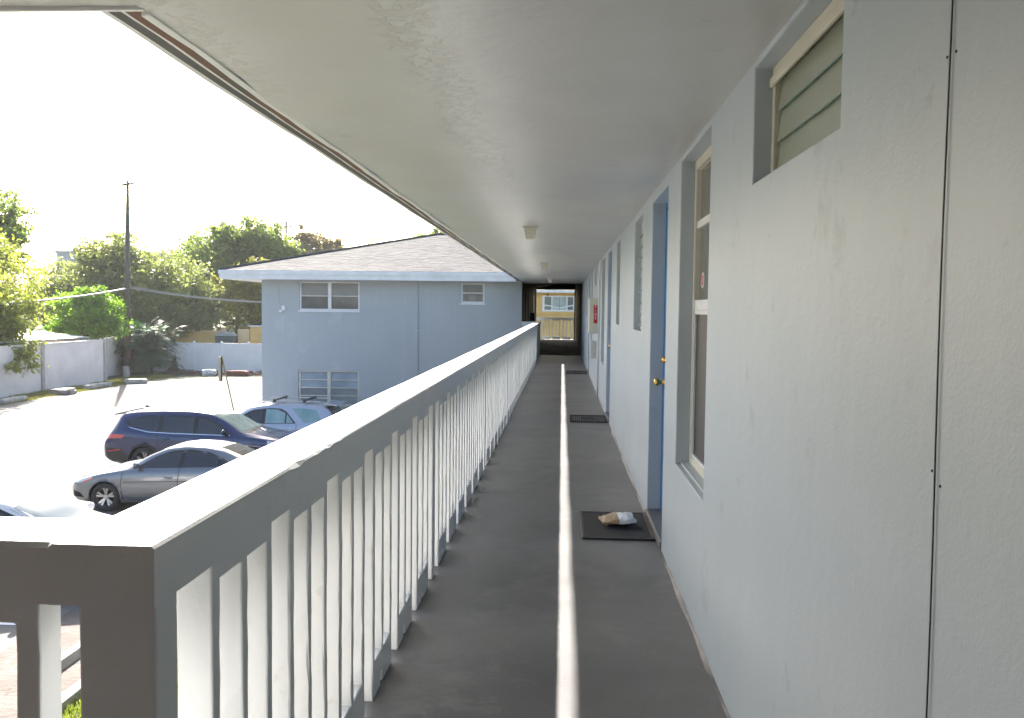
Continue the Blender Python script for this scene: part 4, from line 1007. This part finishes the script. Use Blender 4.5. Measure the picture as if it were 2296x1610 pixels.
    def side_patch(name, poly_lo, poly_hi, m, off=.006, sides=(-1,1), nseg=12, parent=None, lab=None):
        """poly_lo/hi: (x list, z list) along the bottom and top edges"""
        for sd in sides:
            V = []; nr = 5
            for i in range(nseg+1):
                u = i/nseg
                a = (np.interp(u, np.linspace(0,1,len(poly_lo)), [p[0] for p in poly_lo]), np.interp(u, np.linspace(0,1,len(poly_lo)), [p[1] for p in poly_lo]))
                c = (np.interp(u, np.linspace(0,1,len(poly_hi)), [p[0] for p in poly_hi]), np.interp(u, np.linspace(0,1,len(poly_hi)), [p[1] for p in poly_hi]))
                for j in range(nr+1):
                    s_, z = a[0]+(c[0]-a[0])*j/nr, a[1]+(c[1]-a[1])*j/nr
                    h = hit((L/2-s_, sd*2, z), (0,-sd,0)); y = h.y if h else sd*wv*.8
                    V.append((L/2-s_, y+sd*off, z))
            fs = [(i*(nr+1)+j, (i+1)*(nr+1)+j, (i+1)*(nr+1)+j+1, i*(nr+1)+j+1) for i in range(nseg) for j in range(nr)]
            b = B(); b.add(V, fs); b.make(name, m, parent or t, smooth=True, fix=False)
    def top_patch(name, s0, s1, y0, y1, m, off=.006, n=10, lab=None, bulge=0):
        """glass seen from above: s0 -> s1 along the car, half widths y0 -> y1"""
        V = []
        for i in range(n+1):
            for j in range(n+1):
                u = j/n*2-1; s_ = s0+(s1-s0)*i/n+bulge*(u*u)*(1 if s1 > s0 else -1); y = u*(y0+(y1-y0)*i/n)
                h = hit((L/2-s_, y, 3), (0,0,-1)); z = h.z if h else 1
                V.append((L/2-s_, y, z+off))
        b = B(); b.add(V, [(i*(n+1)+j, (i+1)*(n+1)+j, (i+1)*(n+1)+j+1, i*(n+1)+j+1) for i in range(n) for j in range(n)])
        return b.make(name, m, t, smooth=True, fix=False)
    for q in sp['side']: side_patch(q[0], q[1], q[2], q[3], q[4] if len(q) > 4 else .006)
    for q in sp['topg']: top_patch(*q)
    def seam(pts, w_=.006):
        for sd in (-1, 1):
            V = []; P = []
            for (a, c) in zip(pts[:-1], pts[1:]):
                for k in range(8): P.append((a[0]+(c[0]-a[0])*k/8, a[1]+(c[1]-a[1])*k/8))
            P.append(pts[-1])
            for i, (s_, z) in enumerate(P):
                a, c = P[max(i-1,0)], P[min(i+1,len(P)-1)]; dx, dz = c[0]-a[0], c[1]-a[1]; l = math.hypot(dx, dz) or 1
                for e in (-1, 1):
                    x_, z_ = s_-dz/l*w_*e, z+dx/l*w_*e; h = hit((L/2-x_, sd*2, z_), (0,-sd,0)); V.append((L/2-x_, (h.y if h else sd*wv)+sd*.003, z_))
            b = B(); b.add(V, [(i*2,i*2+1,i*2+3,i*2+2) for i in range(len(P)-1)]); b.make('panel_gap', darkin, t, fix=False)
    for q in sp['seams']: seam(q)
    for (s_, z) in sp['handles']:
        for sd in (-1, 1):
            h = hit((L/2-s_, sd*2, z), (0,-sd,0)); y = h.y
            b = B(); x_ = L/2-s_; b.tube([(x_+.09,y,z),(x_+.07,y+sd*.03,z),(x_-.07,y+sd*.03,z),(x_-.09,y,z)], .013, 6)
            b.box(x_-.05,x_+.05,y-.002,y+.004*sd if sd > 0 else y+.002,z-.03,z-.012)
            b.make('door_handle', sp.get('handle_m', sp['paint']), t, smooth=False)
    s_, z = sp['mirror']
    for sd in (-1, 1):
        h = hit((L/2-s_, sd*2, z), (0,-sd,0)); y = h.y if h else sd*wv*.9; x_ = L/2-s_
        bm = bmesh.new(); bmesh.ops.create_uvsphere(bm, u_segments=14, v_segments=9, radius=1)
        for v in bm.verts: v.co = Vector((x_+v.co.x*.075+(.0 if v.co.x > 0 else .03), y+sd*.13+v.co.y*.115, z+.05+v.co.z*.075))
        me = bpy.data.meshes.new('mirror'); bm.to_mesh(me); bm.free(); me.materials.append(sp['paint']); me.polygons.foreach_set('use_smooth', [True]*len(me.polygons))
        mo = put('mirror', me, t)
        b = B(); b.tube([(x_-.01,y-sd*.02,z-.01),(x_,y+sd*.09,z+.02)], .022, 6); b.make('mirror_arm', black, mo)
    return t, side_patch, top_patch, hit

# silver sedan, nose towards -x
SIL = carpaint('silver_paint', (.17,.185,.205), .65, .32)
sedan = dict(L=4.57, H=1.44, r=.315, wf=.88, wrr=3.58, paint=SIL,
    top=([0,.03,.25,.7,1.25,1.4,1.75,2.15,2.55,3.0,3.35,3.75,4.1,4.4,4.54,4.57],[.55,.62,.74,.86,.96,1.01,1.22,1.385,1.435,1.42,1.36,1.20,1.06,1.02,.93,.78]),
    belt=([0,.05,.3,.8,1.3,2.4,3.5,4.1,4.45,4.57],[.50,.58,.70,.82,.905,.95,1.0,1.0,.98,.74]),
    bot=([0,.1,.5,4.0,4.4,4.57],[.28,.20,.18,.18,.24,.34]),
    wid=([0,.06,.2,.5,.9,1.5,3.2,3.9,4.3,4.5,4.57],[.56,.68,.80,.87,.895,.90,.90,.885,.84,.76,.66]),
    wr=([0,.6,1.2,1.45,2.1,2.6,3.2,3.8,4.2,4.57],[.45,.60,.72,.70,.585,.575,.565,.60,.62,.5]),
    side=[('window_trim', [(1.50,.955),(2.4,.985),(3.62,1.03)], [(1.56,.975),(1.95,1.20),(2.3,1.325),(2.7,1.355),(3.1,1.31),(3.45,1.18),(3.66,1.045)], black, .003),
          ('side_window', [(1.66,.975),(2.49,.995)], [(1.68,.985),(1.98,1.18),(2.25,1.275),(2.52,1.315)], tint, .007),
          ('side_window', [(2.60,1.0),(3.36,1.025)], [(2.60,1.315),(2.9,1.31),(3.17,1.255),(3.36,1.19)], tint, .007),
          ('quarter_window', [(3.40,1.027),(3.56,1.035)], [(3.40,1.165),(3.56,1.06)], tint, .007),
          ('sill_trim', [(1.30,.225),(3.2,.225)], [(1.25,.245),(3.2,.245)], chrome, .008),
          ('headlight', [(.20,.60),(.58,.70)], [(.16,.67),(.34,.745),(.60,.755)], clearl, .006),
          ('indicator', [(.36,.625),(.60,.705)], [(.38,.655),(.62,.738)], amber, .010),
          ('taillight', [(4.15,.80),(4.46,.76)], [(4.10,.92),(4.44,.94)], redl, .006),
          ('bumper_intake', [(.10,.30),(.40,.30)], [(.10,.44),(.30,.40)], darkin, .004)],
    topg=[('windshield', 1.30, 2.05, .68, .54, mat('screen_glass_silver', (.05,.055,.06), .03, spec=1.0)), ('rear_window', 3.28, 3.92, .50, .60, mat('rear_glass_silver', (.07,.065,.055), .05, spec=1.0)),
          ('roof_fin', 3.10, 3.22, .02, .012, SIL, .03)],
    seams=[[(1.28,.88),(1.24,.6),(1.3,.27)], [(2.53,.98),(2.50,.6),(2.50,.27)], [(3.50,1.0),(3.52,.7),(3.36,.45)], [(1.3,.66),(2.5,.70),(3.9,.74)]],
    handles=[(2.30,.78),(3.22,.80)], mirror=(1.62,.98))
make_car('silver_sedan', (-10.74+4.57/2, 20.05, 0), math.pi, 'silver grey sedan parked nose-out in front of the dark blue SUV', 'car', sedan)
# dark blue SUV, nose towards +x
NAVY = carpaint('navy_paint', (.010,.020,.080), .35, .3)
suv = dict(L=4.95, H=1.72, r=.37, wf=.95, wrr=3.80, paint=NAVY, lip=.035,
    top=([0,.04,.3,.9,1.15,1.3,1.75,2.1,2.6,3.4,4.2,4.55,4.72,4.86,4.95],[.72,.92,1.03,1.12,1.16,1.22,1.50,1.64,1.70,1.705,1.66,1.60,1.25,1.05,.85]),
    belt=([0,.05,.3,1.0,1.3,2.4,3.6,4.2,4.6,4.85,4.95],[.62,.82,.96,1.05,1.075,1.09,1.13,1.19,1.20,1.02,.80]),
    bot=([0,.1,.5,4.3,4.8,4.95],[.34,.26,.23,.24,.32,.42]),
    wid=([0,.06,.25,.6,1.0,1.6,3.8,4.4,4.75,4.9,4.95],[.66,.78,.89,.95,.965,.965,.965,.95,.90,.84,.78]),
    wr=([0,.8,1.2,1.4,2.1,2.8,3.8,4.5,4.75,4.95],[.55,.72,.80,.78,.66,.66,.65,.63,.70,.6]),
    side=[('window_trim', [(1.42,1.10),(3.0,1.125),(4.22,1.26)], [(1.46,1.12),(1.8,1.36),(2.12,1.53),(2.9,1.575),(3.6,1.56),(4.15,1.50),(4.40,1.42)], black, .003),
          ('side_window', [(1.60,1.12),(2.38,1.135)], [(1.62,1.14),(1.85,1.34),(2.12,1.47),(2.40,1.53)], tint, .007),
          ('side_window', [(2.50,1.135),(3.34,1.145)], [(2.50,1.535),(3.34,1.53)], tint, .007),
          ('quarter_window', [(3.44,1.15),(4.05,1.25),(4.18,1.30)], [(3.44,1.525),(3.95,1.50),(4.30,1.42)], tint, .007),
          ('chrome_strip', [(1.5,1.082),(3.0,1.11),(3.7,1.135),(4.20,1.245)], [(1.5,1.10),(3.0,1.128),(3.7,1.155),(4.26,1.275)], chrome, .009),
          ('taillight', [(4.40,.98),(4.86,.94)], [(4.30,1.06),(4.84,1.09)], redl, .010),
          ('lower_cladding', [(.35,.28),(4.7,.33)], [(.35,.36),(4.7,.42)], black, .004),
          ('bumper_cladding', [(4.2,.32),(4.86,.42)], [(4.35,.66),(4.88,.72)], black, .006),
          ('reflector', [(4.45,.66),(4.80,.60)], [(4.45,.69),(4.80,.63)], redl, .012),
          ('headlight', [(.12,.80),(.50,.88)], [(.10,.90),(.52,.98)], clearl, .006)],
    topg=[('windshield', 1.16, 2.02, .76, .62, mat('screen_glass_blue', (.09,.12,.11), .05, spec=1.0, var=(2.5,.7,(.18,.22,.20)))), ('rear_window', 4.60, 4.75, .56, .62, tint), ('wiper_cowl', 1.08, 1.17, .72, .74, black, .008)],
    seams=[[(1.28,1.05),(1.22,.7),(1.3,.36)], [(2.44,1.12),(2.42,.7),(2.44,.36)], [(3.46,1.13),(3.44,.8),(3.30,.6)], [(1.4,.86),(2.6,.90),(3.7,.97),(4.4,1.0)]],
    handles=[(2.22,.95),(3.2,.98)], mirror=(1.66,1.13))
t, sp_, tp_, hit_ = make_car('blue_suv', (-12.12+4.95/2, 24.38, 0), 0, 'dark navy blue SUV parked behind the silver sedan, tail towards the lot', 'car', suv)
L_ = 4.95
b = B(); b.prism([(-L_/2+.20,1.54),(-L_/2+.45,1.58),(-L_/2+.45,1.625),(-L_/2+.18,1.575)], 1, -.58, .58); b.make('spoiler', NAVY, t)
b = B(); b.add([(-L_/2+.75,-.012,1.70),(-L_/2+.95,-.012,1.70),(-L_/2+.80,-.012,1.77),(-L_/2+.75,.012,1.70),(-L_/2+.95,.012,1.70),(-L_/2+.80,.012,1.77)], [(0,1,2),(3,4,5),(0,1,4,3),(1,2,5,4),(2,0,3,5)]); b.make('antenna_fin', black, t)
# silver-white older SUV, nose towards -x, parked by the blue wall
WHT = carpaint('pale_silver_paint', (.42,.45,.52), .35, .3)
grng = mat('green_glass', (.16,.30,.30), .05, spec=1.0, var=(2.2,.8,(.30,.42,.40)))
suv2 = dict(L=4.65, H=1.68, r=.35, wf=.90, wrr=3.60, paint=WHT,
    top=([0,.04,.3,1.0,1.25,1.4,1.75,2.1,2.6,3.6,4.1,4.35,4.5,4.6,4.65],[.70,.88,.98,1.06,1.10,1.16,1.40,1.55,1.62,1.62,1.58,1.48,1.15,.98,.85]),
    belt=([0,.05,.3,1.0,1.3,2.4,3.6,4.2,4.5,4.65],[.62,.80,.90,.99,1.01,1.03,1.05,1.06,1.04,.82]),
    bot=([0,.1,.5,4.0,4.5,4.65],[.36,.28,.25,.25,.32,.42]),
    wid=([0,.06,.25,.6,1.0,1.6,3.6,4.2,4.5,4.6,4.65],[.62,.74,.84,.89,.905,.91,.91,.90,.86,.80,.75]),
    wr=([0,.8,1.2,1.4,2.1,2.8,3.8,4.3,4.65],[.55,.68,.76,.74,.63,.62,.61,.62,.6]),
    side=[('window_trim', [(1.45,1.03),(2.4,1.045),(3.36,1.065)], [(1.50,1.06),(1.75,1.27),(2.05,1.43),(2.6,1.495),(3.0,1.47),(3.38,1.08)], black, .003),
          ('side_window', [(1.64,1.05),(2.36,1.06)], [(1.66,1.07),(1.85,1.25),(2.08,1.39),(2.36,1.455)], tint, .007),
          ('side_window', [(2.46,1.062),(3.05,1.072)], [(2.46,1.46),(2.8,1.455),(3.05,1.36)], grng, .007),
          ('quarter_window', [(3.09,1.074),(3.30,1.08)], [(3.09,1.335),(3.30,1.10)], grng, .007),
          ('cargo_window', [(3.62,1.10),(4.16,1.12)], [(3.22,1.49),(3.55,1.50),(3.95,1.46)], grng, .006),
          ('lower_cladding', [(.35,.27),(4.4,.30)], [(.35,.42),(4.4,.44)], mat('grey_cladding', (.22,.22,.23), .6), .004),
          ('taillight', [(4.28,.80),(4.52,.80)], [(4.26,1.04),(4.48,1.04)], redl, .006),
          ('headlight', [(.12,.72),(.48,.80)], [(.10,.82),(.50,.90)], clearl, .006)],
    topg=[('windshield', 1.26, 2.02, .70, .60, grng), ('rear_window', 4.24, 4.46, .55, .60, mat('rear_glass_dark', (.05,.045,.03), .08, spec=1.0))],
    seams=[[(1.36,1.0),(1.32,.7),(1.36,.43)], [(2.41,1.05),(2.40,.7),(2.41,.43)], [(3.40,1.06),(3.42,.8),(3.20,.55)]],
    handles=[(2.25,.88),(3.16,.90)], mirror=(1.66,1.06), handle_m=chrome)
t, sp_, tp_, hit_ = make_car('white_suv', (-11.15+4.65/2, 27.2, 0), math.pi, 'pale silver SUV with roof rack parked beside the blue house wall', 'car', suv2)
for sd in (-1, 1):
    b = B(); b.tube([(-4.65/2+.55,sd*.56,1.60),(-4.65/2+.62,sd*.56,1.68),(.05,sd*.56,1.70),(.15,sd*.56,1.62)], .022, 6); b.make('roof_rail', alum, t)
for x_ in (-.35, -1.25):
    b = B(); b.box(x_-.04,x_+.04,-.60,.60,1.70,1.735); b.make('crossbar', black, t)
    for sd in (-1, 1): b = B(); b.lathe([(0,-.03),(.05,-.03),(.05,.03),(0,.03)], (x_, sd*.58, 1.70), 'y', 10); b.make('rack_foot', black, t)
b = B(); b.prism([(-4.65/2+.12,1.57),(-4.65/2+.5,1.61),(-4.65/2+.5,1.64),(-4.65/2+.08,1.60)], 1, -.58, .58); b.make('spoiler', WHT, t)
# white car at lower left, nose towards +x
PW = carpaint('white_paint', (.72,.72,.72), .0, .35)
sed2 = dict(sedan); sed2['paint'] = PW
sed2['topg'] = [('windshield_trim', 1.12, 2.10, .75, .595, black, .004), ('windshield', 1.20, 2.05, .72, .56, mat('screen_glass_white', (.055,.10,.13), .05, spec=.18)), ('rear_window', 3.28, 3.92, .50, .60, tint)]
make_car('white_car', (-6.45-4.57/2, 14.25, 0), 0, 'white car at the lower left, only its roof and windshield showing over the near railing', 'car', sed2)

# ------------------------------------------------------------------ light summer haze
b = B(); b.box(-690,490,-290,890,-1.0,19.0)
hz = bpy.data.materials.new('haze'); hz.use_nodes = True; n = hz.node_tree.nodes
n.remove(n['Principled BSDF']); pv = n.new('ShaderNodeVolumePrincipled'); pv.inputs['Color'].default_value = (.92,.95,1,1)
pv.inputs['Density'].default_value = .00027; pv.inputs['Anisotropy'].default_value = .35
hz.node_tree.links.new(pv.outputs[0], n['Material Output'].inputs['Volume'])
tag(b.make('haze', hz, kind='stuff'), 'thin pale haze in the air over the lot and the trees', 'haze')
